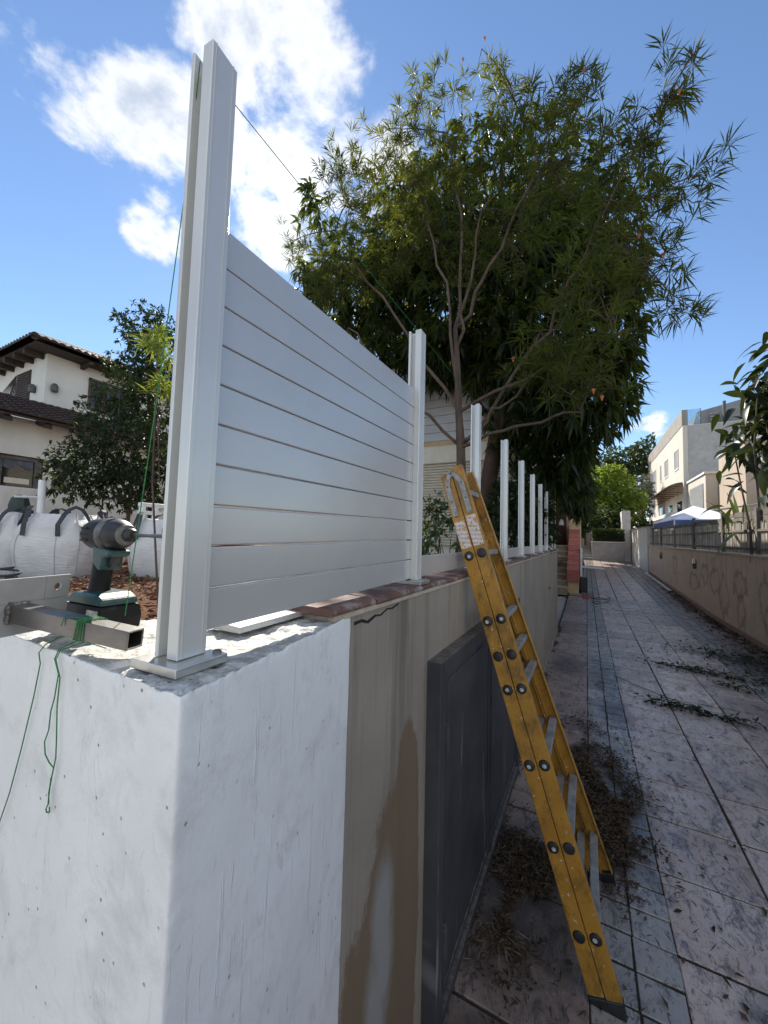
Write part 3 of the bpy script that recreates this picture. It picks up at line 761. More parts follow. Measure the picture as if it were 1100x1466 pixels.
# drilled plate: ring of quads round each hole
b = MB()
def plate(b, a, s0, s1, h0, h1, holes, th):
    nseg = 16
    for side, aa in ((0, a), (1, a+th)):
        pass
    for (hs, hh, hr, ls, lh) in holes:       # each hole owns a rectangle (hs±ls, hh±lh)
        for k in range(nseg):
            t0, t1 = 2*math.pi*k/nseg, 2*math.pi*(k+1)/nseg
            def sq(t):
                c, s_ = math.cos(t), math.sin(t); m_ = max(abs(c)/ls, abs(s_)/lh); return hs+c/m_, hh+s_/m_
            def ci(t): return hs+hr*math.cos(t), hh+hr*math.sin(t)
            q = [sq(t0), sq(t1), ci(t1), ci(t0)]
            b.hexa([fr(a, x_, y_) for x_, y_ in q], [fr(a+th, x_, y_) for x_, y_ in q])
    return b
plate(b, L, -.05, .10, -.06, .03, [(.072, .022, .0065, .020, .020)], .005)
b.hexa([fr(L, p, q) for p, q in ((-.055, -.052), (.092, -.052), (.092, .0015), (-.055, .0015))], [fr(L+.005, p, q) for p, q in ((-.055, -.052), (.092, -.052), (.092, .0015), (-.055, .0015))])
b.hexa([fr(L, p, q) for p, q in ((-.055, .002), (.0515, .002), (.0515, .042), (-.055, .042))], [fr(L+.005, p, q) for p, q in ((-.055, .002), (.0515, .002), (.0515, .042), (-.055, .042))])
b.build('drilled_plate', M['primer'], br)
b = MB(); rr = []
for t in range(0, 21):
    u_ = t/20*4; e = int(u_) % 4; f_ = u_-int(u_)
    cs = [(0, 0), (TW, 0), (TW, -TW), (0, -TW), (0, 0)]; p0, p1 = cs[e], cs[e+1]
    rr.append(fr(L-.002, p0[0]+(p1[0]-p0[0])*f_, p0[1]+(p1[1]-p0[1])*f_))
b.tube(rr, [random.uniform(.003, .0055) for _ in rr], 6); b.build('weld_bead', M['weld'], br)
b = MB()
for q in range(4):
    a_ = L*(.34+.018*q+random.uniform(-.004, .004)); e_ = .0012; sl = L*.012*(q-1)
    b.tube([fr(a_, -e_, e_), fr(a_+sl*.5, TW+e_, e_), fr(a_+sl, TW+e_, -TW-e_), fr(a_+sl*.6, -e_, -TW-e_), fr(a_, -e_, e_)], .0009, 5)
b.tube([fr(L*.30, TW+.001, .001), fr(L*.36, TW*.5, .0015), fr(L*.50, -.001, .001), fr(L*.505, -.003, -.012)], .0009, 5)
tag(b.build('string_winding', M['string']), 'green string wound several times round the steel tube', 'string')
b = MB(); c0 = atY(8, 842, .47)
b.tube([c0+Vector((.042*math.cos(t*.42)+.004*math.sin(t*.9), .030*math.sin(t*.42), .0014*t)) for t in range(46)], .0036, 6)
tag(b.build('black_cable', M['black'], None), 'small coil of black cable lying behind the drilled plate', 'cable')

# ------------------------------------------------------------------ impact driver
dr = thing('impact_driver', 'worn teal and black cordless impact driver standing on its battery', 'power tool', (-.818, .405, 1.512), rz=math.radians(2))
def dbuild(b, name, mat, parent=dr, **kw): return b.build(name, M[mat], parent, world=False, **kw)
b = MB(); b.lathe([(-.076, .010), (-.074, .02), (-.066, .026), (-.048, .0315), (-.015, .032), (.012, .0305)], (0, 0, .183), 'x', 24); hs = dbuild(b, 'motor_housing', 'tool_black', smooth=True)
for zz in (-.012, 0, .012):
    q_ = MB(); q_.box((-.052, -.0322, .183+zz-.002), (-.03, -.0298, .183+zz+.0016)); dbuild(q_, 'vent_slot', 'hole', hs)
b = MB(); b.lathe([(.0115, .031), (.028, .030), (.040, .026), (.050, .020), (.054, .016)], (0, 0, .183), 'x', 24); dbuild(b, 'hammer_case', 'black', smooth=True)
b = MB(); b.lathe([(-.004, .0318), (-.002, .0335), (.014, .033), (.016, .031)], (0, 0, .183), 'x', 24); dbuild(b, 'case_ring', 'tool_grey', smooth=True)
b = MB(); b.lathe([(.048, .0195), (.050, .0215), (.056, .019), (.057, .016)], (0, 0, .183), 'x', 24); dbuild(b, 'nose_ring', 'tool_grey', smooth=True)
b = MB(); b.lathe([(.052, .0125), (.056, .0135), (.07, .0125), (.074, .009)], (0, 0, .183), 'x', 18); dbuild(b, 'chuck_sleeve', 'black', smooth=True)
b = MB(); b.lathe([(.072, .0045), (.128, .0036), (.13, .0042), (.175, .0042), (.178, .003)], (0, 0, .183), 'x', 6); dbuild(b, 'driver_bit', 'steel')
b = MB(); b.tube([(-.012, 0, .166), (-.018, 0, .135), (-.026, 0, .10), (-.031, 0, .074), (-.030, 0, .056)], [.021, .0195, .0185, .019, .024], 14); dbuild(b, 'grip', 'tool_black', smooth=True)
b = MB(); b.prism([(-.030, .163), (.036, .152), (.034, .140), (.012, .136), (.008, .112), (-.006, .112), (-.026, .128)], -.0205, .0205, 'y'); dbuild(b, 'grip_front', 'tool_teal', bev=.005)
b = MB(); b.prism([(.006, .150), (.030, .150), (.026, .135), (.019, .120), (.004, .116)], -.010, .010, 'y'); tr_ = dbuild(b, 'trigger', 'black', bev=.004)
b = MB(); b.prism([(-.078, .058), (-.058, .069), (.020, .069), (.042, .060), (.046, .047), (-.078, .047)], -.036, .036, 'y'); dbuild(b, 'tool_foot', 'tool_teal', bev=.006)
b = MB(); b.prism([(-.082, .004), (-.078, .0465), (.047, .0465), (.056, .026), (.052, .0), (-.076, 0)], -.038, .038, 'y'); bt = dbuild(b, 'battery', 'tool_black', bev=.006)
b = MB(); b.box((.006, -.0392, .012), (.042, -.038, .040)); dbuild(b, 'battery_label', 'tool_label', bt)
b = MB(); b.box((-.07, -.0385, .022), (-.01, -.0375, .030)); dbuild(b, 'battery_rib', 'tool_grey', bt)
b = MB(); b.tube([(-.05, .0345, .165), (-.078, .036, .15), (-.088, .034, .12), (-.078, .034, .105)], .0035, 6); dbuild(b, 'belt_hook', 'steel')

dr.scale = (.95, .95, .97)

# ------------------------------------------------------------------ ladder
SL = -.3096
def lad(x_left_center, z, off):                    # off across the rail, in the ladder's XZ plane
    d = Vector((SL, 0, 1)).normalized(); e = Vector((d.z, 0, -d.x))
    p = Vector((-.036+SL*(z-.215), 0, z)); return p + e*off
def yfar(z): return 2.34-.42*z/2.05
ld = thing('folding_ladder', 'worn yellow folded step ladder leaning on the beige wall', 'ladder', (.06, 1.75, 0))
dv = Vector((SL, 0, 1)).normalized(); ev = Vector((dv.z, 0, -dv.x))
RW = .055
def stile(off, near, z0=.035, z1=2.0):
    b = MB()
    p0, p1 = lad(0, z0, off), lad(0, z1, off)
    def cs(p, y):                                    # C channel, web outermost
        s_ = 1 if near else -1
        prof = [(-RW/2, 0), (RW/2, 0), (RW/2, .026), (RW/2-.006, .026), (RW/2-.006, .005), (-RW/2+.006, .005), (-RW/2+.006, .026), (-RW/2, .026)]
        return [Vector((p.x, y, p.z)) + ev*u_ + Vector((0, s_*v_, 0)) for u_, v_ in prof]
    y0, y1 = (1.71, 1.71) if near else (yfar(z0), yfar(z1))
    b.hexa(cs(p0, y0), cs(p1, y1))
    if not near:
        pass
    return b.build('stile', M['ladder'], ld, bev=.0015, seg=1)
offs = (0.0, .0585)
stiles = []
for near in (True, False):
    for j, off in enumerate(offs):
        st = stile(off, near, .035 if j == 0 else .03, 2.0 if j == 0 else 2.02); stiles.append(st)
        p = lad(0, .0, off); yy = 1.71 if near else yfar(0)-.028
        b = MB(); p2 = lad(0, .034, off); c0 = [Vector((p.x, yy-.003, .0))+ev*u_*.0 for u_ in (0,)]
        w = RW/2+.003
        bot = [Vector((p.x-w, yy-.003, 0)), Vector((p.x+w, yy-.003, 0)), Vector((p.x+w, yy+.031, 0)), Vector((p.x-w, yy+.031, 0))]
        tpz = [Vector((p2.x, yy-.003, p2.z))-ev*w, Vector((p2.x, yy-.003, p2.z))+ev*w, Vector((p2.x, yy+.031, p2.z))+ev*w, Vector((p2.x, yy+.031, p2.z))-ev*w]
        b.hexa(bot, tpz); b.build('rubber_foot', M['black'], ld, bev=.006)
zr = [.215, .50, .782, 1.064, 1.196, 1.34, 1.62]
marked = {(0, 6): 1, (0, 5): 1, (0, 3): 1, (0, 2): 1, (0, 1): 1, (1, 5): 1, (1, 3): 1, (1, 2): 1, (1, 0): 1, (0, 4): 0}
for j, off in enumerate(offs):
    for k, z in enumerate(zr):
        p = lad(0, z, off)
        b = MB(); b.lathe([(-.0065, .012), (-.005, .0185), (-.001, .0215), (.001, .0215)], (p.x, 1.709, p.z), 'y', 18)
        cap = b.build('rung_cap', M['black'], ld, smooth=True)
        if marked.get((j, k)):
            b = MB(); b.lathe([(-.0078, .006), (-.0064, .0085)], (p.x+random.uniform(-.003, .003), 1.709, p.z+random.uniform(-.004, .002)), 'y', 10); b.build('cap_centre', M['cap_mark'], cap)
        if k in (3, 4) and j == 0 and k == 4: continue
        y1 = yfar(z)-.005
        b = MB(); c = Vector((p.x, 0, p.z)); hw, hh = .017, .012
        cor = [(-hw, -hh), (hw, -hh), (hw, hh), (-hw, hh)]
        b.hexa([Vector((c.x+u_*1.0, 1.716, c.z+v_)) for u_, v_ in cor], [Vector((c.x+u_*1.0, y1, c.z+v_)) for u_, v_ in cor])
        b.build('rung', M['rung'], ld, bev=.003)
b = MB()      # top step visible between the stiles
p = lad(0, 1.90, offs[1]); b.box((p.x-.025, 1.737, p.z-.012), (p.x+.022, yfar(1.9)-.03, p.z+.012)); b.build('top_tread', M['rung'], ld, bev=.003)
for j, off in enumerate(offs):     # hinge straps at the top
    b = MB(); o_ = -.006 if j == 0 else .004
    top = lad(0, 2.0, .026); a_ = lad(0, 1.94, off+o_); c_ = lad(0, 1.80, off+o_)
    pts = [top, (top+a_)/2+ev*(-.006 if j == 0 else .006), a_, (a_+c_)/2, c_]
    b.ribbon([Vector((q.x, 1.7055-.002*j, q.z)) for q in pts], ev, .024, .003)
    hp = b.build('hinge_strap', M['strap'], ld, bev=.001)
    for q in (a_, c_, pts[3]):
        b = MB(); b.lathe([(-.004, .003), (-.001, .005)], (q.x, 1.703-.002*j, q.z), 'y', 8); b.build('rivet', M['weld'], hp)
b = MB(); q = lad(0, 2.0, .026); b.lathe([(-.007, .005), (-.003, .009), (.003, .009)], (q.x, 1.70, q.z), 'y', 10); b.build('hinge_pin', M['weld'], ld)
for j, (z0, z1) in enumerate(((1.655, 1.775), (1.655, 1.79))):
    b = MB(); p0, p1 = lad(0, z0, offs[j]), lad(0, z1, offs[j]); w = .0235
    b.hexa([Vector((p0.x, 1.7095, p0.z))-ev*w, Vector((p0.x, 1.7095, p0.z))+ev*w, Vector((p1.x, 1.7095, p1.z))+ev*w, Vector((p1.x, 1.7095, p1.z))-ev*w],
           [Vector((p0.x, 1.7085, p0.z))-ev*w, Vector((p0.x, 1.7085, p0.z))+ev*w, Vector((p1.x, 1.7085, p1.z))+ev*w, Vector((p1.x, 1.7085, p1.z))-ev*w])
    b.build('worn_sticker', M['sticker'], ld)

# ------------------------------------------------------------------ trees and plants
def crown(blobs, n, L, Wd, mat, name, parent, off, up=.1, out=.5, droop=.3, whorl=1, spread=.6, shell=.55, branch=None):
    """leaves spread through ellipsoid blobs [(centre, (rx,ry,rz), weight)]; whorl = leaves per twig tip"""
    C = np.array([b_[0] for b_ in blobs], float); Rr = np.array([b_[1] for b_ in blobs], float)
    wt = np.array([b_[2] for b_ in blobs], float)*np.prod(Rr, 1)**(2/3); wt /= wt.sum()
    idx = rng.choice(len(blobs), n, p=wt)
    d = norm(rng.normal(size=(n, 3))); rad = shell+(1-shell)*rng.random(n)**.7
    rad = np.where(rng.random(n) < .12, rad*rng.uniform(1.0, 1.28, n), rad)
    P = C[idx]+d*Rr[idx]*rad[:, None]
    # break the outline: push in and out by noise, drop tips in holes
    h = fnoise(P, 1.9, 5.0); keep = h > -.34
    P, d, idx = P[keep], d[keep], idx[keep]
    A_ = norm(d*out+np.array([0, 0, up])+rng.normal(size=P.shape)*.35)
    if whorl > 1:
        m_ = len(P); PP = np.repeat(P, whorl, 0); AA = np.repeat(A_, whorl, 0)
        PP = PP - AA*rng.uniform(0, .10, (m_*whorl, 1))*L*3
        DD = norm(AA*rng.uniform(.25, 1.0, (m_*whorl, 1))+norm(rng.normal(size=PP.shape))*spread)
    else: PP, DD = P, A_
    k = len(PP)
    V, T = leaves(PP, DD, rng.uniform(.7, 1.15, k)*L, rng.uniform(.75, 1.2, k)*Wd, droop)
    o = link(name, np_mesh(name, V, T, M[mat], off), parent); o['kind'] = 'stuff'
    return P, A_
LIMB_PTS = []
def limbs(b, starts, ends, r0, r1, sag=.1, n=5):
    for s_, e in zip(starts, ends):
        s_, e = Vector(s_), Vector(e); L = (e-s_).length; pts = []
        j1 = Vector((random.uniform(-1, 1), random.uniform(-1, 1), random.uniform(-.3, 1)))*sag*L
        for i in range(n):
            t = i/(n-1); pts.append(s_.lerp(e, t)+j1*math.sin(math.pi*t)*.6+(Vector((random.gauss(0, 1), random.gauss(0, 1), random.gauss(0, 1)))*min(.02*L, r0*1.1) if 0 < i < n-1 else Vector((0, 0, 0))))
        LIMB_PTS.extend(pts[2:]+[p_.lerp(q_, .5) for p_, q_ in zip(pts[2:], pts[3:])])
        b.tube(pts, [r0+(r1-r0)*i/(n-1) for i in range(n)], 6)

# 1. narrow-leaved tree behind the third post
tb = Vector((-1.12, 3.72, 1.0))
ol = thing('narrow_leaf_tree', 'tall loose tree with narrow leaves and orange flowers behind the posts', 'tree', tb)
fork = atY(660, 640, 3.70)
spec = [((690, 85), 26, 50, 3.3, .35), ((700, 140), 60, 40, 3.4, .5), ((600, 125), 45, 35, 3.3, .5), ((640, 180), 85, 55, 3.5, .75), ((570, 215), 60, 45, 3.4, .6), ((500, 250), 60, 55, 3.4, .75), ((480, 200), 20, 25, 3.3, .3), ((430, 350), 34, 40, 3.4, .6),
        ((470, 400), 60, 45, 3.5, .8), ((540, 330), 95, 80, 3.6, 1), ((620, 270), 80, 60, 3.6, .9), ((740, 180), 75, 70, 3.4, .9), ((810, 150), 60, 55, 3.3, .8), ((790, 260), 105, 80, 3.5, 1), ((690, 340), 110, 80, 3.9, .6),
        ((880, 230), 60, 55, 3.2, .8), ((930, 180), 40, 45, 3.1, .7), ((960, 110), 45, 50, 3.0, .7), ((990, 85), 25, 30, 3.0, .5), ((905, 300), 70, 55, 3.2, .9), ((985, 245), 45, 38, 3.0, .8), ((1020, 240), 28, 25, 3.0, .5), ((955, 310), 60, 45, 3.1, .85), ((930, 370), 50, 45, 3.1, .85), ((985, 365), 35, 30, 3.0, .7), ((960, 430), 40, 35, 3.0, .6), ((995, 430), 25, 30, 2.9, .4),
        ((850, 400), 80, 60, 3.0, .9), ((880, 480), 55, 60, 2.9, .9), ((800, 470), 70, 55, 2.9, .85), ((820, 550), 60, 45, 2.9, .8), ((770, 520), 60, 40, 2.9, .6), ((900, 540), 30, 35, 2.9, .5)]
blobs = []
for (px, py), rx, ry, Y, wgt in spec:
    c = atY(px, py, Y); dep = (c-Vector((0, 0, CAMH))).dot(_w); s_ = dep/F
    blobs.append((tuple(c), (rx*s_, max(.22, .5*(rx+ry)*s_), ry*s_), wgt))
Ptw, Atw = crown(blobs, 1480, .15, .0095, 'oleander', 'foliage', ol, tb, up=.55, out=.45, droop=.35, whorl=16, spread=.62, shell=.15)
b = MB(); base = tb-Vector((0, 0, .1))
b.tube([base, tb.lerp(fork, .5)+Vector((.02, 0, 0)), fork, atY(657, 590, 3.68), atY(655, 520, 3.66), atY(652, 470, 3.64)], [.055, .05, .045, .035, .028, .022], 10)
mains = [(fork, (500, 470), 3.6), (fork, (610, 300), 3.6), (atY(655, 520, 3.66), (690, 300), 3.6), (fork, (760, 540), 3.2), (fork, (850, 330), 3.3), (atY(657, 590, 3.68), (480, 330), 3.5), (atY(652, 470, 3.64), (640, 190), 3.5), (atY(652, 470, 3.64), (770, 230), 3.5), (fork, (830, 590), 3.0), (atY(657, 590, 3.68), (905, 470), 3.0)]
ends = []
for s_, (px, py), Y in mains:
    e = atY(px, py, Y); limbs(b, [s_], [e], .019, .008, .10, 11); ends.append(e)
for s_, (px, py), Y in ((ends[4], (985, 90), 3.0), (ends[4], (1000, 250), 3.0), (ends[7], (690, 70), 3.3), (ends[7], (810, 130), 3.3), (ends[5], (430, 340), 3.4), (ends[4], (960, 420), 3.0)):
    e = atY(px, py, Y); limbs(b, [s_], [e], .009, .004, .08, 6); ends.append(e)
for i in range(60):
    p = Ptw[rng.integers(len(Ptw))]; E_ = np.array([tuple(e) for e in LIMB_PTS]); q = E_[np.argmin(((E_-p)**2).sum(1)+2*np.maximum(0, E_[:, 2]-p[2]))]
    if .25 < np.linalg.norm(p-q) < 1.3: limbs(b, [q], [p], .008, .003, .12, 5)
b.build('trunk', M['bark'], ol, smooth=True)
b = MB(); E_ = np.array([tuple(e) for e in LIMB_PTS])
for i in range(0, len(Ptw), 3):
    p = Ptw[i]; q = E_[np.argmin(((E_-p)**2).sum(1))]
    if np.linalg.norm(p-q) > .7: continue
    mid = (p+q)/2+rng.normal(size=3)*.05-np.array([0, 0, .05]); b.tube([q, mid, p], [.0032, .0024, .0014], 4, False)
tag(b.build('twigs', M['bark'], ol), kind='stuff')
for px, py, Y in ((694, 56, 3.3), (663, 86, 3.3), (748, 120, 3.3), (836, 102, 3.2), (818, 150, 3.2), (760, 170, 3.3), (973, 133, 3.0), (915, 338, 3.0), (949, 366, 3.0), (735, 515, 2.9), (850, 560, 2.8), (862, 570, 2.8)):
    b = MB(); c = atY(px, py, Y); b.lathe([(-.018, .003), (-.004, .006), (.008, .011), (.014, .013), (.012, .008)], c, 'z', 8); b.build('flower', M['flower'], ol)

# 2. broad mango behind it
mb_ = Vector((-1.9, 7.2, 1.0))
mg = thing('mango_tree', 'dense dark mango tree with long glossy leaves overhanging the path', 'tree', mb_)
spec = [((600, 340), 85, 70, 6.4, 1), ((635, 505), 75, 45, 6.2, 1.1), ((700, 530), 40, 40, 6.2, 1), ((700, 270), 130, 55, 6.6, .9), ((800, 330), 120, 75, 6.4, 1), ((450, 290), 26, 26, 5.0, .5), ((455, 400), 34, 34, 5.4, .7), ((520, 420), 90, 70, 6.3, 1), ((640, 430), 130, 100, 6.8, 1), ((780, 450), 120, 110, 6.4, 1.1), ((880, 400), 45, 70, 6.0, .9), ((880, 480), 45, 70, 5.9, 1),
        ((850, 560), 60, 75, 6.0, 1.1), ((770, 580), 80, 70, 6.4, 1.1), ((800, 650), 50, 55, 6.6, 1.2), ((825, 680), 28, 45, 7.2, 1.1), ((740, 640), 40, 50, 7.0, .6), ((560, 520), 40, 50, 6.2, .6), ((790, 690), 34, 30, 8.4, 1.1), ((825, 715), 22, 26, 9.0, 1.0)]
blobs = []
for (px, py), rx, ry, Y, wgt in spec:
    c = atY(px, py, Y); s_ = (c-Vector((0, 0, CAMH))).dot(_w)/F
    blobs.append((tuple(c), (rx*s_, max(.5, .6*(rx+ry)*s_), ry*s_), wgt))
Pm, Am = crown(blobs, 6200, .22, .052, 'mango', 'foliage', mg, mb_, up=-.15, out=.6, droop=.9, whorl=9, spread=.8, shell=.25)
b = MB(); f2 = atY(712, 615, 6.9)
b.tube([mb_-Vector((0, 0, .1)), mb_.lerp(f2, .5), f2, atY(725, 560, 6.8), atY(720, 480, 6.7)], [.17, .15, .13, .11, .08], 10)
limbs(b, [f2, f2, f2, atY(725, 560, 6.8), atY(720, 480, 6.7)], [atY(590, 430, 6.4), atY(800, 560, 6.4), atY(850, 480, 6.0), atY(800, 400, 6.4), atY(620, 330, 6.5)], .07, .02)
b.build('trunk', M['bark_dark'], mg, smooth=True)

def px_tree(name, label, cat, spec, basepx, Ybase, n, L, Wd, mat, zbase, whorl=7, group=None, trunk_r=.06, bark='bark_dark', droop=.4, up=.15, shell=.35, depthk=.6, spread=.7):
    c0 = atY(*basepx, Ybase); loc = Vector((c0.x, Ybase, zbase))
    root = thing(name, label, cat, loc, group)
    blobs = []
    for (px, py), rx, ry, Y, wgt in spec:
        c = atY(px, py, Y); s_ = (c-Vector((0, 0, CAMH))).dot(_w)/F
        blobs.append((tuple(c), (rx*s_, max(.12, depthk*(rx+ry)*s_), ry*s_), wgt))
    crown(blobs, n, L, Wd, mat, 'foliage', root, loc, up=up, droop=droop, whorl=whorl, spread=spread, shell=shell)
    b = MB(); top = Vector(blobs[0][0])
    b.tube([loc-Vector((0, 0, .1)), loc.lerp(top, .5)+Vector((random.uniform(-.1, .1), 0, 0)), top], [trunk_r, trunk_r*.8, trunk_r*.5], 8)
    limbs(b, [loc.lerp(top, .5)]*len(blobs), [bb[0] for bb in blobs], trunk_r*.45, trunk_r*.15)
    b.build('trunk', M[bark], root, smooth=True)
    return root
px_tree('dark_tree', 'tall dark evergreen tree rising behind the nearest white post', 'tree', [((212, 470), 42, 32, 6.2, 1), ((235, 510), 45, 45, 6.2, 1), ((195, 530), 32, 35, 6.2, 1), ((230, 580), 50, 50, 6.2, 1)], (225, 700), 6.2, 1300, .17, .05, 'dark_tree', 1.0, trunk_r=.12)
px_tree('leafy_bush', 'big dark leafy bush in front of the white house, behind the bags', 'bush', [((190, 640), 60, 60, 4.6, 1), ((150, 590), 34, 30, 4.7, .9), ((140, 670), 50, 50, 4.4, 1), ((105, 690), 38, 35, 4.2, .7), ((225, 690), 50, 50, 4.8, 1), ((170, 700), 60, 35, 4.6, 1), ((115, 640), 22, 20, 4.3, .6)], (180, 740), 4.6, 2000, .13, .042, 'dark_tree', 1.0, trunk_r=.05)
px_tree('garden_shrub', 'low shrub with lit tips growing over the white house window', 'shrub', [((150, 560), 16, 14, 4.5, 1), ((130, 590), 14, 14, 4.5, 1), ((170, 545), 12, 22, 4.6, .7)], (150, 720), 4.5, 90, .12, .04, 'shrub', 1.0, trunk_r=.02)
px_tree('sunlit_sprig_plant', 'bright yellow green narrow leaved shoot beside the nearest white post', 'plant', [((226, 490), 14, 20, 1.55, 1), ((240, 505), 10, 30, 1.55, 1), ((238, 555), 10, 16, 1.55, .8)], (242, 740), 1.55, 30, .115, .0105, 'oleander_lit', 1.0, whorl=16, trunk_r=.008, bark='bark', droop=.35, up=.4, shell=.1, spread=.75)
px_tree('fence_shrub', 'scraggly green shrub behind the second post in front of cream shutters', 'shrub', [((630, 770), 26, 24, 2.6, 1), ((618, 735), 14, 28, 2.7, .5), ((645, 740), 18, 34, 2.7, .5), ((665, 780), 20, 20, 2.6, .8), ((612, 785), 20, 14, 2.5, 1)], (640, 800), 2.6, 330, .075, .022, 'shrub', 1.0, whorl=5, trunk_r=.012)
px_tree('garden_bush', 'dark bush filling the gap between ladder and far posts', 'bush', [((735, 730), 30, 60, 5.2, 1), ((770, 740), 20, 50, 6.5, 1), ((700, 760), 20, 40, 4.2, .6), ((785, 760), 12, 30, 7.5, 1)], (740, 790), 5.2, 800, .14, .045, 'dark_tree', 1.0, trunk_r=.03)
px_tree('lime_shrub', 'sunlit lime green shrub above the hedge at the path end', 'shrub', [((875, 700), 32, 32, 34, 1), ((855, 690), 24, 26, 34, 1), ((895, 720), 28, 26, 34, 1), ((868, 735), 34, 28, 34, .8), ((880, 678), 18, 14, 34, .8)], (872, 760), 34, 1500, .34, .14, 'lime', 1.6, trunk_r=.1)
px_tree('dark_shrub', 'dark green shrub under the lime one at the path end', 'shrub', [((862, 745), 30, 22, 31.5, 1), ((845, 755), 18, 20, 31.5, 1), ((885, 750), 14, 18, 31.5, .8)], (862, 765), 31.5, 700, .3, .12, 'shrub', 1.5, trunk_r=.08)
px_tree('flank_tree', 'shadowed tree between the porch and the lime shrub', 'tree', [((838, 720), 14, 28, 29, 1), ((832, 745), 14, 24, 27, 1), ((845, 700), 8, 14, 30, .7)], (838, 762), 29, 520, .3, .12, 'dark_tree', 1.5, trunk_r=.1)
px_tree('backdrop_tree', 'large mid green tree behind the lime shrub beside the apartment block', 'tree', [((895, 660), 36, 22, 52, 1), ((925, 650), 22, 24, 52, 1), ((870, 668), 26, 14, 52, .9), ((912, 690), 40, 30, 52, 1), ((932, 628), 6, 10, 52, .5)], (900, 750), 52, 1500, .42, .2, 'shrub', 2.0, trunk_r=.25)
px_tree('olive_tree', 'grey leaved tree tucked against the apartment block corner', 'tree', [((921, 700), 14, 24, 42, 1), ((914, 730), 18, 20, 42, 1)], (920, 755), 42, 480, .3, .1, 'olive', 1.6, trunk_r=.12)
px_tree('corner_bush', 'dark bush behind the white wall end below the apartment block', 'bush', [((912, 752), 20, 16, 37, 1), ((925, 760), 14, 14, 36, 1)], (914, 765), 37, 380, .3, .12, 'dark_tree', 1.5, trunk_r=.08)

# 3. big leaved plant overhanging at the right edge: each leaf its own part
rp = thing('broad_leaf_plant', 'broad leaved plant hanging over the bamboo fence at the right edge', 'plant', (3.2, 9.3, 1.45))
b = MB(); tips = []
stems = [((1090, 760), (1080, 640), (1085, 560), (1090, 520)), ((1110, 770), (1105, 650), (1100, 580), (1075, 555)), ((1075, 760), (1062, 700), (1050, 640), (1050, 615)), ((1120, 700), (1100, 620), (1095, 600), (1062, 590))]
for st_ in stems:
    pts = [atY(px, py, 9.0+.25*i) for i, (px, py) in enumerate(st_)]
    b.tube([(pts[0].x, pts[0].y, 1.4)]+pts, [.024, .02, .014, .010, .005], 7); tips += [pts[1].lerp(pts[2], .5), pts[2], pts[3], pts[1], pts[2].lerp(pts[3], .5)]
b.build('stem', M['bark'], rp, smooth=True)
lv = []
for v in range(5):
    V, T = leaves(np.zeros((1, 3)), np.array([[1.0, 0, 0]]), .40+.03*v, .095+.008*v, .35+.1*v, .2)
    # finer blade: 9-vertex lanceolate
    L_, W_ = .36+.03*v, .10+.008*v; pr = [(0, .0), (.15, .55), (.35, 1), (.6, .9), (.82, .5), (1, 0)]
    vs, fs = [], []
    for t, w in pr:
        dz = -.32*L_*t*t*(1+.3*v); vs += [(L_*t, -W_/2*w, dz+.02*w), (L_*t, 0, dz), (L_*t, W_/2*w, dz+.02*w)]
    for i in range(5):
        a_ = i*3; fs += [(a_, a_+1, a_+4, a_+3), (a_+1, a_+2, a_+5, a_+4)]
    mb2 = MB(); mb2.raw(vs, fs); lv.append(mb2.mesh('leaf', M['broad_leaf'], smooth=True))
for i in range(285):
    tp_ = Vector(tips[i % len(tips)])+Vector((random.gauss(.19, .16), random.gauss(0, .28), random.gauss(.06, .38)))
    l_ = link('leaf', lv[i % 5], rp, tp_-rp.location)
    l_.rotation_euler = (random.gauss(0, .5), random.gauss(.25, .45), random.uniform(0, 6.28))
# sword leaves
sw = thing('sword_leaf_plant', 'plant with long sword shaped leaves leaning over the bamboo fence', 'plant', (2.80, 10.3, 1.55))
for i, (dx, dy, dz, L_) in enumerate(((-.25, -.3, .95, 1.25), (-.05, .2, 1.0, 1.2), (.15, -.1, 1, 1.1), (-.75, -.6, .30, 1.35), (-.55, .8, .5, 1.1), (-.35, .5, .9, 1.1), (.4, .3, .8, 1.0), (-.6, -.9, .2, 1.2), (-.1, -.6, .95, 1.1), (-.7, .3, .55, 1.2), (.1, .6, .9, 1.05), (-.45, -.2, .8, 1.3))):
    d = Vector((dx, dy, dz)).normalized(); s_ = d.cross(Vector((0, 0, 1))).normalized(); vs, fs = [], []
    for q in range(7):
        t = q/6; c = Vector((0, 0, .35)) + d*(L_*t) + Vector((0, 0, -.55*L_*t*t*(1.2-dz*.8))); w = .046*(1-t*t)+.001
        vs += [c-s_*w+Vector((0, 0, .008)), c, c+s_*w+Vector((0, 0, .008))]
    for q in range(6):
        a_ = q*3; fs += [(a_, a_+1, a_+4, a_+3), (a_+1, a_+2, a_+5, a_+4)]
    mb2 = MB(); mb2.raw(vs, fs); mb2.build('sword_leaf', M['blade'], sw, world=False, smooth=True)
b = MB(); b.tube([(0, 0, -.05), (0, 0, .4)], [.05, .03], 8); b.build('stem', M['bark'], sw, world=False)

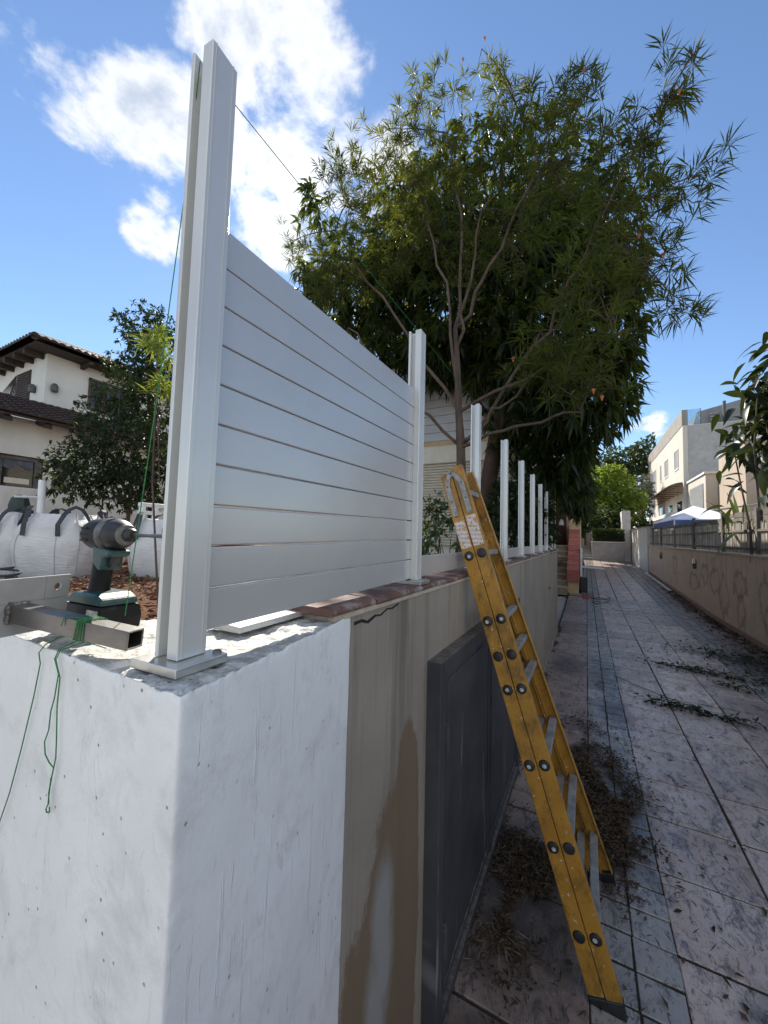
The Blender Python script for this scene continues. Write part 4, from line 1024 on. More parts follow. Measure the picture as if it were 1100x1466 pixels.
# ------------------------------------------------------------------ bulk bags
def bag_meshes():
    n, m_ = 36, 18; H_, w0 = 1.10, .415
    V = []
    for j in range(m_+1):
        t = j/m_; bul = .86+.30*math.sin(math.pi*min(1, t*1.05))**.8-.14*max(0, t-.8)/.2*0
        if t > .86: bul *= 1-(t-.86)*.9
        for k in range(n):
            th = 2*math.pi*k/n; c, s_ = math.cos(th), math.sin(th)
            e = .55; x_ = abs(c)**e*math.copysign(1, c); y_ = abs(s_)**e*math.copysign(1, s_)
            wr = 1+.018*math.sin(7*th+9*t)+.014*math.sin(13*th-14*t)+.02*math.sin(4*th)*t
            V.append((x_*w0*bul*wr*.92, y_*w0*bul*wr*.92, H_*t+.012*math.sin(5*th)*t))
    fs = [(j*n+k, j*n+(k+1) % n, (j+1)*n+(k+1) % n, (j+1)*n+k) for j in range(m_) for k in range(n)]
    top = len(V); V.append((0, 0, H_*.96)); fs += [(m_*n+k, m_*n+(k+1) % n, top) for k in range(n)]
    fs.append(tuple(reversed(range(n))))
    body = MB(); body.raw(V, fs)
    seams = MB()
    for k in range(0, n, 4):
        seams.tube([Vector(V[j*n+k])*1.004 for j in range(m_+1)], .004, 4)
    return body.mesh('bag_body', M['bag'], smooth=True), seams.mesh('seam', M['bag_seam'])
M['bag'] = mat_bag(); M['bag_seam'] = noisy('bag_seam_tape', (.34, .33, .31), (.42, .41, .39), 9, .7, .1, 40)
bag = thing('bulk_bag', 'full white bulk bag with two dark handles standing up, second from the frame edge', 'bulk bag', (-6.35, 2.42, 1.0), 'filled bulk bags on the soil')
mb1, mb2 = bag_meshes()
link('bag_body', mb1, bag); link('seams', mb2, bag)
for sx, sy in ((-1, -1), (1, -1), (1, 1), (-1, 1)):
    b = MB(); x0 = .36*sx; y0 = .37*sy; q = .22
    ins = [(x0*.55, y0*1.19, .74), (x0*.55, y0*1.17, .92), (x0*.56, y0*1.05, 1.07), (x0*.58, y0*.90, 1.16), (x0*.70, y0*.78, 1.21), (x0*.88, y0*.64, 1.17), (x0*1.05, y0*.56, 1.07), (x0*1.18, y0*.55, .92), (x0*1.20, y0*.55, .74)]
    pts = [Vector(p)+Vector((random.gauss(0, .01), random.gauss(0, .01), 0)) for p in ins]
    b2 = b
    for i in range(len(pts)-1):
        pass
    # flat webbing: ribbon whose width follows the bag face
    n_ = len(pts); base_ = len(b.v); vs, fs = [], []
    for i, p in enumerate(pts):
        d = (pts[min(i+1, n_-1)]-pts[max(i-1, 0)]).normalized(); t = i/(n_-1)
        side = Vector((1, 0, 0)).lerp(Vector((0, 1, 0)), t); side = (side-d*side.dot(d)).normalized(); nn = d.cross(side)
        for a_, c_ in ((-1, -1), (1, -1), (1, 1), (-1, 1)): vs.append(p+side*a_*.026+nn*c_*.003)
    for i in range(n_-1):
        for k in range(4): fs.append((i*4+k, i*4+(k+1) % 4, (i+1)*4+(k+1) % 4, (i+1)*4+k))
    fs += [(3, 2, 1, 0), tuple((n_-1)*4+k for k in range(4))]
    b.raw(vs, fs); b.build('handle', M['web'], bag, world=False)
for (px, py), z_, lab, rz, sc in (((-32, 832), 1.0, 'full white bulk bag cut off by the left frame edge', .4, 1.0), ((112, 812), 1.0, 'white bulk bag half hidden behind the impact driver', .7, .95), ((140, 806), 1.0, 'white bulk bag squeezed between two others, farthest back', .2, .9), ((200, 834), 1.0, 'white bulk bag standing right behind the nearest white post', .5, .97)):
    c = copy_tree(bag, lab); p = atZ(px, py, z_); c.location = (p.x, p.y+.35, z_); c.rotation_euler[2] = rz; c.scale = (sc*.95, sc*.95, sc*.80)
p = atZ(48, 834, 1.0); bag.location = (p.x, p.y+.30, 1.0); bag.rotation_euler[2] = .62; bag.scale = (1, 1, .80)

# ------------------------------------------------------------------ white house, left
hx, hy = -17.0, 5.91
hs = thing('white_house', 'cream two storey house with dark tiled eaves and rafter ends', 'house', (hx-3, hy+4, 1.0))
b = MB(); b.box((hx-7.5, hy, 5.0), (hx, hy+9, 8.2)); b.build('upper_wall', M['house_white'], hs)
lx = -15.7
b = MB(); b.box((hx-9, 1.2, 3.93), (lx, hy+9, 5.12)); b.box((hx-9, 1.21, .8), (lx-.001, 4.05, 3.93)); b.box((hx-9, 1.2, .8), (lx-.01, hy+9, 2.88)); b.box((hx-9, 6.3, 2.88), (lx-.3, hy+9, 3.93)); b.box((lx-.35, 5.62, 2.88), (lx-.05, 5.85, 3.93))
b.box((hx-9, 6.9, 2.88), (lx-.004, hy+9, 3.93)); b.build('lower_wall', M['house_white'], hs)
b = MB(); b.box((lx-.12, 4.55, 2.90), (lx-.06, 4.62, 3.9)); b.box((lx-.12, 4.62, 3.80), (lx-.06, 5.55, 3.9)); b.box((lx-.12, 5.40, 2.90), (lx-.06, 5.55, 3.80)); b.box((lx-.12, 4.62, 2.90), (lx-.06, 5.40, 2.98)); b.box((lx-.14, 4.08, 2.885), (lx-.03, 4.54, 3.925))
wf = b.build('window_frame', M['old_wood'], hs)
b = MB(); b.box((lx-.16, 4.06, 2.885), (lx-.125, 6.28, 3.925)); b.build('window_pane', M['glass'], wf)
cpts = [(4.64+.09*i, 3.80-.24-.07*math.sin(i*1.1)) for i in range(9)]
b = MB(); b.prism([(4.64, 3.795)]+cpts+[(5.37, 3.795)], lx-.123, lx-.1, 'x'); b.build('curtain', M['curtain'], wf)
b = MB(); b.box((lx-.124, 4.70, 3.05), (lx-.112, 5.3, 3.22)); b.build('painted_reflection', M['cream'], wf)  # pale strip standing in for a reflection on the pane
def tile_run(b, p_eave0, p_eave1, p_top0, p_top1, n, m_, r):
    """rows of half-round tiles between an eave line and a top line"""
    p_eave0, p_eave1, p_top0, p_top1 = map(Vector, (p_eave0, p_eave1, p_top0, p_top1))
    for i in range(n):
        f0 = (i+.5)/n; a_ = p_eave0.lerp(p_eave1, f0); t_ = p_top0.lerp(p_top1, f0); d = t_-a_
        s_ = (p_eave1-p_eave0).normalized(); nn = s_.cross(d).normalized()
        if nn.z < 0: nn = -nn
        for j in range(m_):
            q0 = a_+d*(j/m_-.02); q1 = a_+d*((j+1)/m_)
            vs, fs = [], []
            for q, lift, rr in ((q0, .03, r), (q1, .0, r*.82)):
                for k in range(5):
                    th = math.pi*k/4; vs.append(q+s_*(rr*math.cos(th))+nn*(rr*.75*math.sin(th)+lift))
            fs = [(k, k+1, 6+k, 5+k) for k in range(4)]+[(4, 3, 2, 1, 0)]
            b.raw(vs, fs)
ez, rz_ = 8.03, 9.7
e0 = (hx+.8, hy-.62); apex = (hx-3.6, hy+4.2)
b = MB(); b.hexa([(hx-8, hy-.62, ez-.1), (e0[0], e0[1], ez-.1), (e0[0], hy+9.5, ez-.1), (hx-8, hy+9.5, ez-.1)], [(hx-4.4, hy+4.1, rz_), (hx-3.4, hy+4.1, rz_), (hx-3.4, hy+5, rz_), (hx-4.4, hy+5, rz_)]); rf = b.build('roof', M['wood_dark'], hs)
b = MB()
tile_run(b, (e0[0]+.05, e0[1]-.05, ez), (e0[0]+.05, hy+9.5, ez), (hx-3.3, hy+4.1, rz_+.1), (hx-3.3, hy+5, rz_+.1), 44, 8, .13)
tile_run(b, (hx-8, e0[1]-.05, ez), (e0[0]+.05, e0[1]-.05, ez), (hx-4.4, hy+4.1, rz_+.1), (hx-3.4, hy+4.1, rz_+.1), 38, 8, .13)
b.tube([(e0[0]+.05, e0[1]-.05, ez+.03), (hx-3.4, hy+4.1, rz_+.2)], .13, 8)
tag(b.build('roof_tiles', M['roof'], rf), kind='stuff')
for yy in (6.9, 7.75, 8.6, 9.5, 10.4):
    b = MB(); b.prism([(hx-.02, ez-.28), (hx-.02, ez-.09), (e0[0]-.06, ez-.12), (e0[0]-.06, ez-.22)], yy, yy+.12, 'y'); b.build('rafter', M['wood_dark'], hs)
for xx in (-17.35, -18.2, -19.05, -19.9, -20.75, -21.6):
    b = MB(); b.box((xx, e0[1]+.06, ez-.27), (xx+.13, hy+.02, ez-.09)); b.build('rafter', M['wood_dark'], hs)
b = MB(); b.prism([(hx-.1, 6.02), (hx-.1, 5.90), (-14.95, 4.98), (-14.95, 5.06)], .6, hy+9.2, 'y'); lr = b.build('lower_roof', M['wood_dark'], hs)
b = MB(); tile_run(b, (-14.9, .5, 5.07), (-14.9, hy+9.2, 5.07), (hx-.05, .5, 6.06), (hx-.05, hy+9.2, 6.06), 64, 9, .12); tag(b.build('roof_tiles', M['roof'], lr), kind='stuff')
for yy in (3.3, 4.35, 5.3, 6.2, 7.2, 8.2):
    b = MB(); b.prism([(lx-.02, 5.02), (lx-.02, 5.22), (-15.05, 4.97), (-15.05, 4.82)], yy, yy+.2, 'y'); b.build('rafter', M['wood_dark'], hs)
# barred windows
b = MB(); b.box((hx-.02, 7.29, 6.30), (hx+.03, 8.75, 7.48)); w_ = b.build('window', M['glass'], hs)
b = MB()
for i in range(9): yy = 7.31+i*.178; b.box((hx+.05, yy-.014, 6.3), (hx+.075, yy+.014, 7.47))
for zz in (6.34, 6.7, 7.1, 7.33, 7.46): b.box((hx+.045, 7.28, zz-.014), (hx+.08, 8.76, zz+.014))
b.box((hx, 7.22, 6.3), (hx+.06, 7.29, 7.54)); b.box((hx, 7.22, 7.48), (hx+.06, 8.8, 7.54)); b.build('window_grille', M['iron'], w_)
b = MB(); b.box((-19.35, hy-.03, 6.25), (-18.2, hy+.02, 7.55)); w_ = b.build('window', M['iron'], hs)
b = MB()
for i in range(14): b.box((-19.33, hy-.06, 6.3+i*.09), (-18.22, hy-.03, 6.35+i*.09))
b.build('window_louvre', M['wood_dark'], w_)
b = MB()
for i in range(9):
    xx = -19.4-.0*i; u_ = i/8
    b.tube([(-19.35+.1*i*.0, hy-.05, 7.5-1.2*u_), (-20.25, hy-.45*u_-.05, 6.3)], .012, 4); b.tube([(-19.35-.9*u_, hy-.05-.4*u_, 6.25), (-19.35-.05, hy-.06, 7.5)], .012, 4)
b.build('window_grille', M['iron'], w_)
for (x_, y_, nx_, ny_) in ((hx+.1, 6.15, 1, 0), (-17.75, hy-.1, 0, -1)):
    b = MB(); b.lathe([(-.14, .09), (-.10, .11), (.08, .11), (.16, .06)], (x_, y_, 6.72), 'z', 10); b.build('wall_lamp', M['lamp'], hs)

# low plaster wall, pipe, sack, white frame behind the bags
p0, p1 = atX(-60, 702, -12.0), atX(55, 700, -12.0)
b = MB(); b.box((-12.3, p0.y-2, .9), (-12.0, p1.y, p1.z)); tag(b.build('plaster_wall', M['white_render'], None, bev=.02), 'low rough plaster wall below the house window behind the bags', 'wall')
pp = atX(59, 740, -8.5); pt = atX(61, 688, -8.5)
b = MB(); b.tube([(pp.x, pp.y, .95), (pt.x, pt.y, pt.z)], .055, 10); b.tube([(pt.x-.0, pt.y-.35, pt.z-.32), (pt.x, pt.y, pt.z-.30)], .02, 6); tag(b.build('white_pipe', M['white_board'], None, smooth=True), 'upright white plastic pipe standing behind the bulk bags', 'pipe')
pp = atX(28, 724, -9.3); b = MB(); b.lathe([(-.2, .16), (0, .19), (.14, .15), (.2, .06)], pp, 'z', 10, .8); b.lathe([(-pp.z+1.0, .12), (-.2, .15)], pp, 'z', 8); tag(b.build('green_sack', M['rubber_green'], None, smooth=True), 'dark green sack standing behind the bulk bags', 'sack')
q0 = atX(203, 745, -6.4); q1 = atX(236, 725, -6.4)
b = MB()
for zz in (q0.z, (q0.z+q1.z)/2, q1.z): b.box((-6.45, q0.y-.05, zz-.03), (-6.35, q1.y+.4, zz+.03))
for yy in (q0.y, q0.y+.22, q1.y+.36): b.box((-6.46, yy-.03, 1.0), (-6.36+.015, yy+.03, q1.z+.032))
tag(b.build('white_pallet', M['white_board'], None, bev=.008), 'white slatted pallet standing behind the bag by the nearest post', 'pallet')

# ------------------------------------------------------------------ shuttered house behind the trees
sh = thing('shutter_house', 'cream house with closed horizontal shutters behind the trees', 'house', (-4, 8.2, 1.0))
b = MB(); b.box((-7.5, 7.08, .8), (-.95, 12.9, 5.3)); b.build('wall', M['cream'], sh)
b = MB(); b.box((-8, 12.95, .8), (-1.65, 15.4, 6.5)); b.build('shade_block', M['cream'], sh)  # added block that keeps the sun off the tan wall
for i in range(9):
    z_ = 3.62+i*.17; b = MB(); b.box((-7.5, 7.05, z_), (-.95, 7.079, z_+.155)); b.build('siding_board', M['siding'], sh)
b = MB(); b.box((-3.6, 6.98, 3.15), (-1.0, 7.08, 3.5)); b.build('shutter_box', M['shutter'], sh, bev=.02)
b = MB(); b.box((-3.6, 7.03, 3.5), (-1.0, 7.08, 3.6)); b.build('shutter_lintel', M['tan'], sh)
for i in range(30):
    z_ = 1.55+i*.0535; b = MB(); b.prism([(7.03, z_), (7.02, z_+.022), (7.045, z_+.042), (7.06, z_+.042), (7.06, z_)], -3.55, -1.02, 'x'); b.build('shutter_slat', M['shutter'], sh)
b = MB(); b.hexa([(-8, 6.6, 5.3), (-.5, 6.6, 5.3), (-.5, 13.2, 5.3), (-8, 13.2, 5.3)], [(-5, 9.6, 6.6), (-3.4, 9.6, 6.6), (-3.4, 10, 6.6), (-5, 10, 6.6)]); b.build('roof', M['roof'], sh)

# ------------------------------------------------------------------ porch, stairs
po = thing('porch_house', 'house with a dark porch behind the steps, tan corner pillar', 'house', (-2, 16.5, 1.0))
b = MB(); b.box((-.56, 15.6, .3), (-.20, 16.1, 4.4)); b.build('pillar', M['tan'], po, bev=.01)
b = MB(); b.box((-4.5, 18.0, 1.4), (-.20, 18.3, 4.4)); b.box((-4.6, 13.0, .8), (-4.4, 18.0, 4.4)); b.box((-4.4, 15.45, .4), (-.565, 18.0, 1.52)); b.box((-.45, 16.11, .4), (-.20, 18.0, 2.4)); b.build('porch_wall', M['tan'], po)
b = MB(); b.box((-9, 15.75, 4.66), (-.25, 28, 6.6)); b.build('upper_wall', M['cream'], po)
b = MB(); b.box((-4.6, 15.0, 4.4), (.05, 19.5, 4.65)); b.build('porch_roof', M['cream'], po)
b = MB(); b.hexa([(-9.4, 15.4, 6.6), (.1, 15.4, 6.6), (.1, 28.4, 6.6), (-9.4, 28.4, 6.6)], [(-6, 20, 8.0), (-3.5, 20, 8.0), (-3.5, 25, 8.0), (-6, 25, 8.0)]); b.build('roof', M['roof'], po)
b = MB(); b.box((-1.6, 17.94, 1.53), (-.75, 17.99, 3.6)); b.build('door', M['door_red'], po)
lt = atY(804, 748, 15.9)
b = MB(); b.lathe([(-.12, .05), (-.10, .10), (.06, .07), (.12, .03)], lt, 'z', 8); ln = tag(b.build('porch_lantern', M['lamp_glass'], None, smooth=True), 'small pale lantern hanging in the dark porch', 'lantern')
b = MB(); b.tube([(lt.x, lt.y, lt.z+.12), (lt.x, lt.y, 4.4)], .008, 5); b.lathe([(.115, .05), (.15, .01)], lt, 'z', 8); b.build('lantern_chain', M['lamp'], ln, world=False)

st = thing('stairway', 'flight of stone steps beside the end of the garden wall', 'steps', (-.9, 14.3, 0))
for i in range(8):
    z1 = .07+.182*(i+1); y0 = 13.35+.26*i
    b = MB(); b.box((-1.6, y0, 0), (-.545, y0+(15.45-y0), z1-.03)); b.build('riser', M['step'], st)
    b = MB(); b.box((-1.6, y0-.025, z1-.03), (-.545, y0+.26, z1)); b.build('tread', M['mortar'], st, bev=.005)
ck = thing('stair_cheek_wall', 'tan wall flanking the steps with a sloping red tiled top', 'wall', (-.38, 14.5, 0))
b = MB(); b.prism([(13.5, 0), (15.59, 0), (15.59, 2.10), (13.5, .76)], -.54, -.225, 'x'); b.build('wall_body', M['tan'], ck)
nt = 9
for i in range(nt):
    f0, f1 = i/nt, (i+1)/nt-.012
    ya_, yb_ = 13.47+2.12*f0, 13.47+2.12*f1; za_, zb_ = .745+1.355*f0, .745+1.355*f1
    b = MB(); b.prism([(ya_, za_+.002), (yb_, zb_+.002), (yb_, zb_+.045), (ya_, za_+.045)], -.56, -.205, 'x'); b.build('coping_tile', M['brick'], ck, bev=.004)
b = MB(); b.box((-.565, 13.44, .42), (-.2, 13.4995, .79)); b.build('end_tile', M['brick'], ck, bev=.004)

# things standing by the steps
p0 = atZ(826, 843, .09); 
b = MB(); b.box((-.20, 13.75, .08), (.02, 14.05, .56)); tag(b.build('black_crate', M['black'], None, bev=.02), 'black plastic tub standing by the stair wall', 'tub')
b = MB(); b.prism([(14.2, .12), (17.4, .20), (17.4, 1.42), (14.2, 1.50)], -.19, -.155, 'x'); tag(b.build('white_plank', M['white_board'], None, bev=.004), 'tall white board leaning along the stair wall', 'board')
b = MB(); q = atZ(845, 803, gz(23)); b.hexa([(q.x-.5, 22.2, gz(22.2)+.01), (q.x+.55, 21.6, gz(21.6)+.01), (q.x+.6, 22.4, gz(22.4)+.01), (q.x-.5, 23, gz(23)+.01)], [(q.x-.5, 22.2, gz(22.2)+.06), (q.x+.55, 21.6, gz(21.6)+.06), (q.x+.6, 22.4, gz(22.4)+.06), (q.x-.5, 23, gz(23)+.06)]); tag(b.build('white_sheet', M['white_board'], None), 'white sheet lying flat on the path near its far end', 'sheet')
b = MB(); pts = []
for i in range(60): t = i/59; pts.append((.05+.55*abs(math.sin(t*7.2))*(1-.3*t)+.05*math.sin(31*t), 13.6-2.0*t+.4*math.sin(t*14), gz(13)+.014))
b.tube(pts, .007, 5); tag(b.build('power_cable', M['hole'], None), 'dark cable snaking over the path by the black tub', 'cable')
b = MB(); b.tube([(.03+.16*math.sin(i*.9), 13.5-.06*i+.1*math.cos(i*1.3), gz(13)+.025) for i in range(22)], .009, 5); tag(b.build('red_cable', M['wire'], None), 'tangle of red cable on the path by the tub', 'cable')

# ------------------------------------------------------------------ far end: planters, steps, hedge
def planter(nm, lab, x0, x1, y0, y1, z1, cat='planter'):
    t_ = thing(nm, lab, cat, ((x0+x1)/2, y0, .4))
    b = MB(); b.box((x0, y0, .2), (x1, y1, z1-.07)); b.build('planter_wall', M['grey_render'], t_, bev=.01)
    b = MB(); b.box((x0-.04, y0-.05, z1-.07), (x1+.02, y1, z1)); b.build('planter_cap', M['white_render'], t_, bev=.01); return t_
planter('garden_planter', 'grey rendered planter with pale cap under the hedge at the path end', .30, 2.12, 28.3, 30.0, 1.72)
planter('back_planter', 'grey rendered raised bed left of the hedge behind far steps', -1.2, .62, 30.2, 31.0, 2.30)
fs_ = thing('far_steps', 'short flight of grey steps left of the planter at the path end', 'steps', (-.2, 29, .4))
for i in range(4):
    b = MB(); b.box((-.7, 28.4+.32*i, .2), (.29, 30.2, .48+.17*(i+1))); b.build('step', M['grey_render'], fs_, bev=.008)
hd = thing('clipped_hedge', 'clipped dark green hedge growing in the far planter', 'hedge', (1.3, 29.2, 1.72))
n = 9000; hx0, hx1 = .45, 2.05
q = rng.uniform(-1, 1, (n, 3)); ax_ = rng.integers(0, 3, n); q[np.arange(n), ax_] = np.sign(q[np.arange(n), ax_])
P = np.stack([1.25+q[:, 0]*.82, 29.15+q[:, 1]*.62, 2.08+q[:, 2]*.40], 1)+rng.normal(size=(n, 3))*.035
V, T = leaves(P, q+rng.normal(size=(n, 3))*.5, .085, .045, .1)
o = link('foliage', np_mesh('foliage', V, T, M['shrub'], hd.location), hd); o['kind'] = 'stuff'
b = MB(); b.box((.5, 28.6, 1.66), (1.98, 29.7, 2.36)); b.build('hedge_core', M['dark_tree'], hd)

# ------------------------------------------------------------------ right boundary wall
rw = thing('boundary_wall', 'long tan boundary wall with painted over patches along the path', 'wall', (2.6, 10, 0))
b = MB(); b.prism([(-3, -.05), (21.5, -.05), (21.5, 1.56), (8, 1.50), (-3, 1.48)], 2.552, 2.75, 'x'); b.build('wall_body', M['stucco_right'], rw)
b = MB(); b.prism([(-3, 1.4805), (8, 1.5005), (21.45, 1.5605), (21.45, 1.60), (8, 1.54), (-3, 1.52)], 2.53, 2.77, 'x'); b.build('wall_cap', M['mortar'], rw, bev=.006)
b = MB(); b.prism([(-3, -.04), (21.45, -.04), (21.45, .40), (11, .115), (-3, .10)], 2.53, 2.5515, 'x'); b.build('skirting', M['skirting'], rw, bev=.004)
for yy, zz, lit in ((12.85, 1.17, True), (18.0, 1.22, False)):
    w_ = thing('wall_lamp', 'faceted grey wall lamp on the tan wall near the paint patches' if lit else 'small brown wall lamp farther along the tan wall', 'wall lamp', (2.53, yy, zz), 'lamps on the tan boundary wall')
    b = MB(); b.box((.005, -.09, -.11), (.02, .09, .11)); b.build('back_plate', M['lamp'], w_, world=False, bev=.004)
    b = MB()
    b.hexa([(.004, -.085, .02), (-.05, -.05, .02), (-.05, .05, .02), (.004, .085, .02)], [(.004, -.07, .15), (-.03, -.03, .15), (-.03, .03, .15), (.004, .07, .15)]); b.build('lamp_shade', M['lamp_glass'] if lit else M['skirting'], w_, world=False, bev=.003)
    b = MB(); b.hexa([(.004, -.05, -.12), (-.04, -.03, -.12), (-.04, .03, -.12), (.004, .05, -.12)], [(.004, -.085, .019), (-.05, -.05, .019), (-.05, .05, .019), (.004, .085, .019)]); b.build('lamp_body', M['lamp'], w_, world=False, bev=.003)
wr = thing('white_boundary_wall', 'stained white wall section beyond the tan wall', 'wall', (2.65, 25, .5))
b = MB(); b.prism([(21.51, .1), (29.6, .3), (29.6, 2.5), (21.51, 2.42)], 2.50, 2.74, 'x'); b.build('wall_body', M['white_render'], wr, bev=.01)
b = MB(); b.prism([(21.45, 2.4205), (29.6, 2.5005), (29.6, 2.55), (21.45, 2.47)], 2.46, 2.78, 'x'); b.build('wall_cap', M['grey_render'], wr)
b = MB(); b.box((2.02, 28.6, .3), (2.47, 30.2, 3.72)); tag(b.build('gate_pillar', M['white_render'], None, bev=.02), 'tall white rendered gate pillar at the end of the white wall', 'pillar')
b = MB(); b.prism([(15.5, gz(15.5)+.002), (21.4, gz(21.4)+.002), (21.4, gz(21.4)+.05), (15.5, gz(15.5)+.05)], 2.36, 2.46, 'x'); tag(b.build('white_kerb', M['white_render'], None, bev=.01), 'narrow pale board lying along the foot of the tan wall', 'board')

# bamboo fence on it
bf = thing('bamboo_fence', 'weathered grey bamboo fence with timber rails on the tan wall', 'fence', (2.64, 8, 1.5))
def ftop(y): return 2.115+.013*(y-8.4)
smb = []
for v in range(6):
    b = MB(); h_ = 1.0; j = random.uniform(.8, 1.1)
    b.hexa([(-.006, -.021*j, 0), (.006, -.021*j, 0), (.006, .021*j, 0), (-.006, .021*j, 0)], [(-.006, -.019*j, h_), (.006, -.019*j, h_), (.006, .019*j, h_+random.uniform(-.02, .02)), (-.006, .019*j, h_+random.uniform(-.02, .02))]); smb.append(b.mesh('bamboo_slat', M['bamboo'], bev=.003, seg=1))
y = 5.9; k = 0
while y < 22.8:
    z0 = 1.555+.004*(y-8); s_ = link('bamboo_slat', smb[k % 6], bf, (random.uniform(-.004, .004), y-8, z0-1.5)); s_.scale = (1, 1, ftop(y)-z0+random.uniform(-.03, .03))
    s_.rotation_euler[0] = random.gauss(0, .025); y += .047+.0006*k*.3; k += 1
for dz0 in (.07, .40):
    b = MB(); b.prism([(5.8, 1.555+dz0-.02), (22.8, 1.63+dz0-.02), (22.8, 1.63+dz0+.022), (5.8, 1.555+dz0+.022)], 2.60, 2.626, 'x'); b.build('rail', M['old_wood'], bf, bev=.004)
for i, yy in enumerate((6.9, 8.85, 10.75, 13.3, 15.9, 18.5, 20.6, 22.7)):
    b = MB(); b.box((2.594, yy-.045, 1.55), (2.655, yy+.045, ftop(yy)+(.24 if i < 4 else .08))); b.build('fence_post', M['old_wood'], bf, bev=.004)
y = 5.9
while y < 11:
    for q in range(2):
        z_ = ftop(y)+.01+q*.11; b = MB(); b.box((2.66, y, z_), (2.685, min(y+1.85, 10.7), z_+.10)); o_ = b.build('top_board', M['old_wood'], bf, bev=.003)
    y += 1.9
b = MB(); b.prism([(11, ftop(11)+.01), (22, ftop(22)+.01), (22, ftop(22)+.10), (11, ftop(11)+.14)], 2.66, 2.685, 'x'); b.build('top_board', M['old_wood'], bf, bev=.003)

# ------------------------------------------------------------------ apartment block and neighbours, right
ap = thing('apartment_block', 'pale three storey apartment block with grey upper floor and parapet', 'apartment block', (9, 40, 1.45))
fx, fy = 6.0, 32.9
b = MB(); b.box((fx, fy, 1.3), (13, 50, 10.0)); b.build('wall', M['bld'], ap)
b = MB(); b.box((fx-.03, fy-.02, 10.002), (fx+.25, 50.03, 11.1)); b.build('parapet', M['parapet'], ap)
b = MB(); b.box((fx+.3, fy-.03, 1.3), (13, fy-.001, 9.95)); b.build('front_shade', M['grey_render'], ap)  # front face in darker grey, its shade put into the colour
b = MB(); b.box((fx+.27, fy+.02, 10.0), (fx+.30, fy+.06, 11.12)); b.box((fx+1.0, fy+.02, 10.0), (fx+1.04, fy+.06, 11.12)); b.build('rail_post', M['lamp'], ap)
b = MB(); b.box((fx+.31, fy+.03, 10.05), (fx+.99, fy+.045, 11.1)); b.build('glass_rail', M['rail_glass'], ap)
b = MB(); b.hexa([(fx+.8, fy+1.2, 10.0), (13, fy+1.0, 10.0), (13, 48, 10.0), (fx+1.2, 48, 10.0)], [(fx+1.1, fy+1.4, 11.25), (13, fy+1.2, 12.6), (13, 48, 12.6), (fx+1.3, 48, 11.4)]); b.build('upper_storey', M['bld_grey'], ap)
for i in range(4):
    for j in range(3):
        b = MB(); b.box((fx+1.75+.26*j, fy+.95, 10.2+.22*i), (fx+1.75+.26*j+.2, fy+1.02, 10.2+.22*i+.12)); b.build('vent_louvre', M['louvre'], ap)
b = MB(); b.box((fx+2.35, fy+.5, 10.0), (fx+2.5, fy+.7, 11.6)); b.build('roof_post', M['lamp'], ap)
for y0, y1, z0, z1 in ((34.45, 35.7, 7.3, 8.62), (38.5, 39.8, 7.33, 8.67), (41.7, 42.1, 7.35, 8.7), (44.6, 46.0, 6.4, 8.8), (46.6, 47.2, 6.4, 8.8)):
    b = MB(); b.box((fx-.02, y0-.1, z0-.08), (fx+.0, y1+.1, z0)); b.box((fx-.05, y0-.12, z0-.12), (fx+.0, y1+.12, z0-.082)); b.box((fx-.045, y0-.06, z0+.001), (fx-.001, y0, z1)); b.box((fx-.045, y1, z0+.001), (fx-.001, y1+.06, z1)); b.box((fx-.045, y0-.06, z1+.001), (fx-.001, y1+.06, z1+.06))
    w_ = b.build('window', M['frame_white'], ap)
    b = MB(); b.box((fx-.012, y0+.001, z0+.002), (fx-.002, y1-.001, z1-.001)); b.build('pane', M['louvre'], w_)
for y0, y1, z0, z1 in ((33.6, 35.2, 2.2, 4.75), (37.0, 38.6, 2.2, 4.75), (40.5, 43, 2.2, 4.9)):
    b = MB(); b.box((fx-.01, y0, z0), (fx+.0, y1, z1)); b.build('opening', M['glass'], ap)
aw = []
b = MB(); vs, fs = [], []
for i in range(9):
    t = i/8; x_ = fx-.0-1.35*t; z_ = 6.05-.65*t*t
    vs += [(x_, 33.3, z_), (x_, 44.5, z_-.1), (x_, 44.5, z_-.13), (x_, 33.3, z_-.03)]
for i in range(8):
    for k_ in range(4): fs.append((i*4+k_, i*4+(k_+1) % 4, (i+1)*4+(k_+1) % 4, (i+1)*4+k_))
b.raw(vs, fs); an = b.build('awning', M['poly'], ap)
for yy in np.linspace(33.35, 44.4, 9): b = MB(); b.tube([(fx-.01, yy, 5.3), (fx-1.3, yy, 5.36)]+[(fx-1.35*i/6, yy, 6.0-.65*(i/6)**2-.06) for i in range(6, -1, -1)], .028, 5); b.build('awning_rib', M['iron'], an)
b = MB(); b.box((fx-1.0, 31.5, 3.55), (fx+.8, 42, 3.8)); b.build('entrance_canopy', M['frame_white'], ap)
b = MB(); b.box((fx-.6, 33.0, 1.3), (fx-.001, 35, 3.549)); b.build('entrance_wall', M['bld'], ap)
ex = thing('annex', 'low pale annex with grey louvred openings in front of the apartment block', 'building', (7.5, 30, 1.45))
b = MB(); b.box((6.2, 28.4, 1.3), (9.5, fy-.04, 5.85)); b.build('wall', M['bld'], ex)
b = MB(); b.box((6.12, 28.32, 5.851), (9.6, fy-.04, 5.98)); b.build('roof_edge', M['frame_white'], ex)
for i in range(14):
    b = MB(); b.box((6.75, 28.36, 3.35+.145*i), (8.4, 28.399, 3.35+.145*i+.11)); b.build('louvre_slat', M['louvre'], ex)
b = MB(); b.box((6.17, 28.9, 2.6), (6.199, 32.2, 5.35)); b.build('side_louvre', M['louvre'], ex)
bb = thing('beige_house', 'beige rendered house behind the broad leaved plant at the right edge', 'house', (9, 26, 1.45))
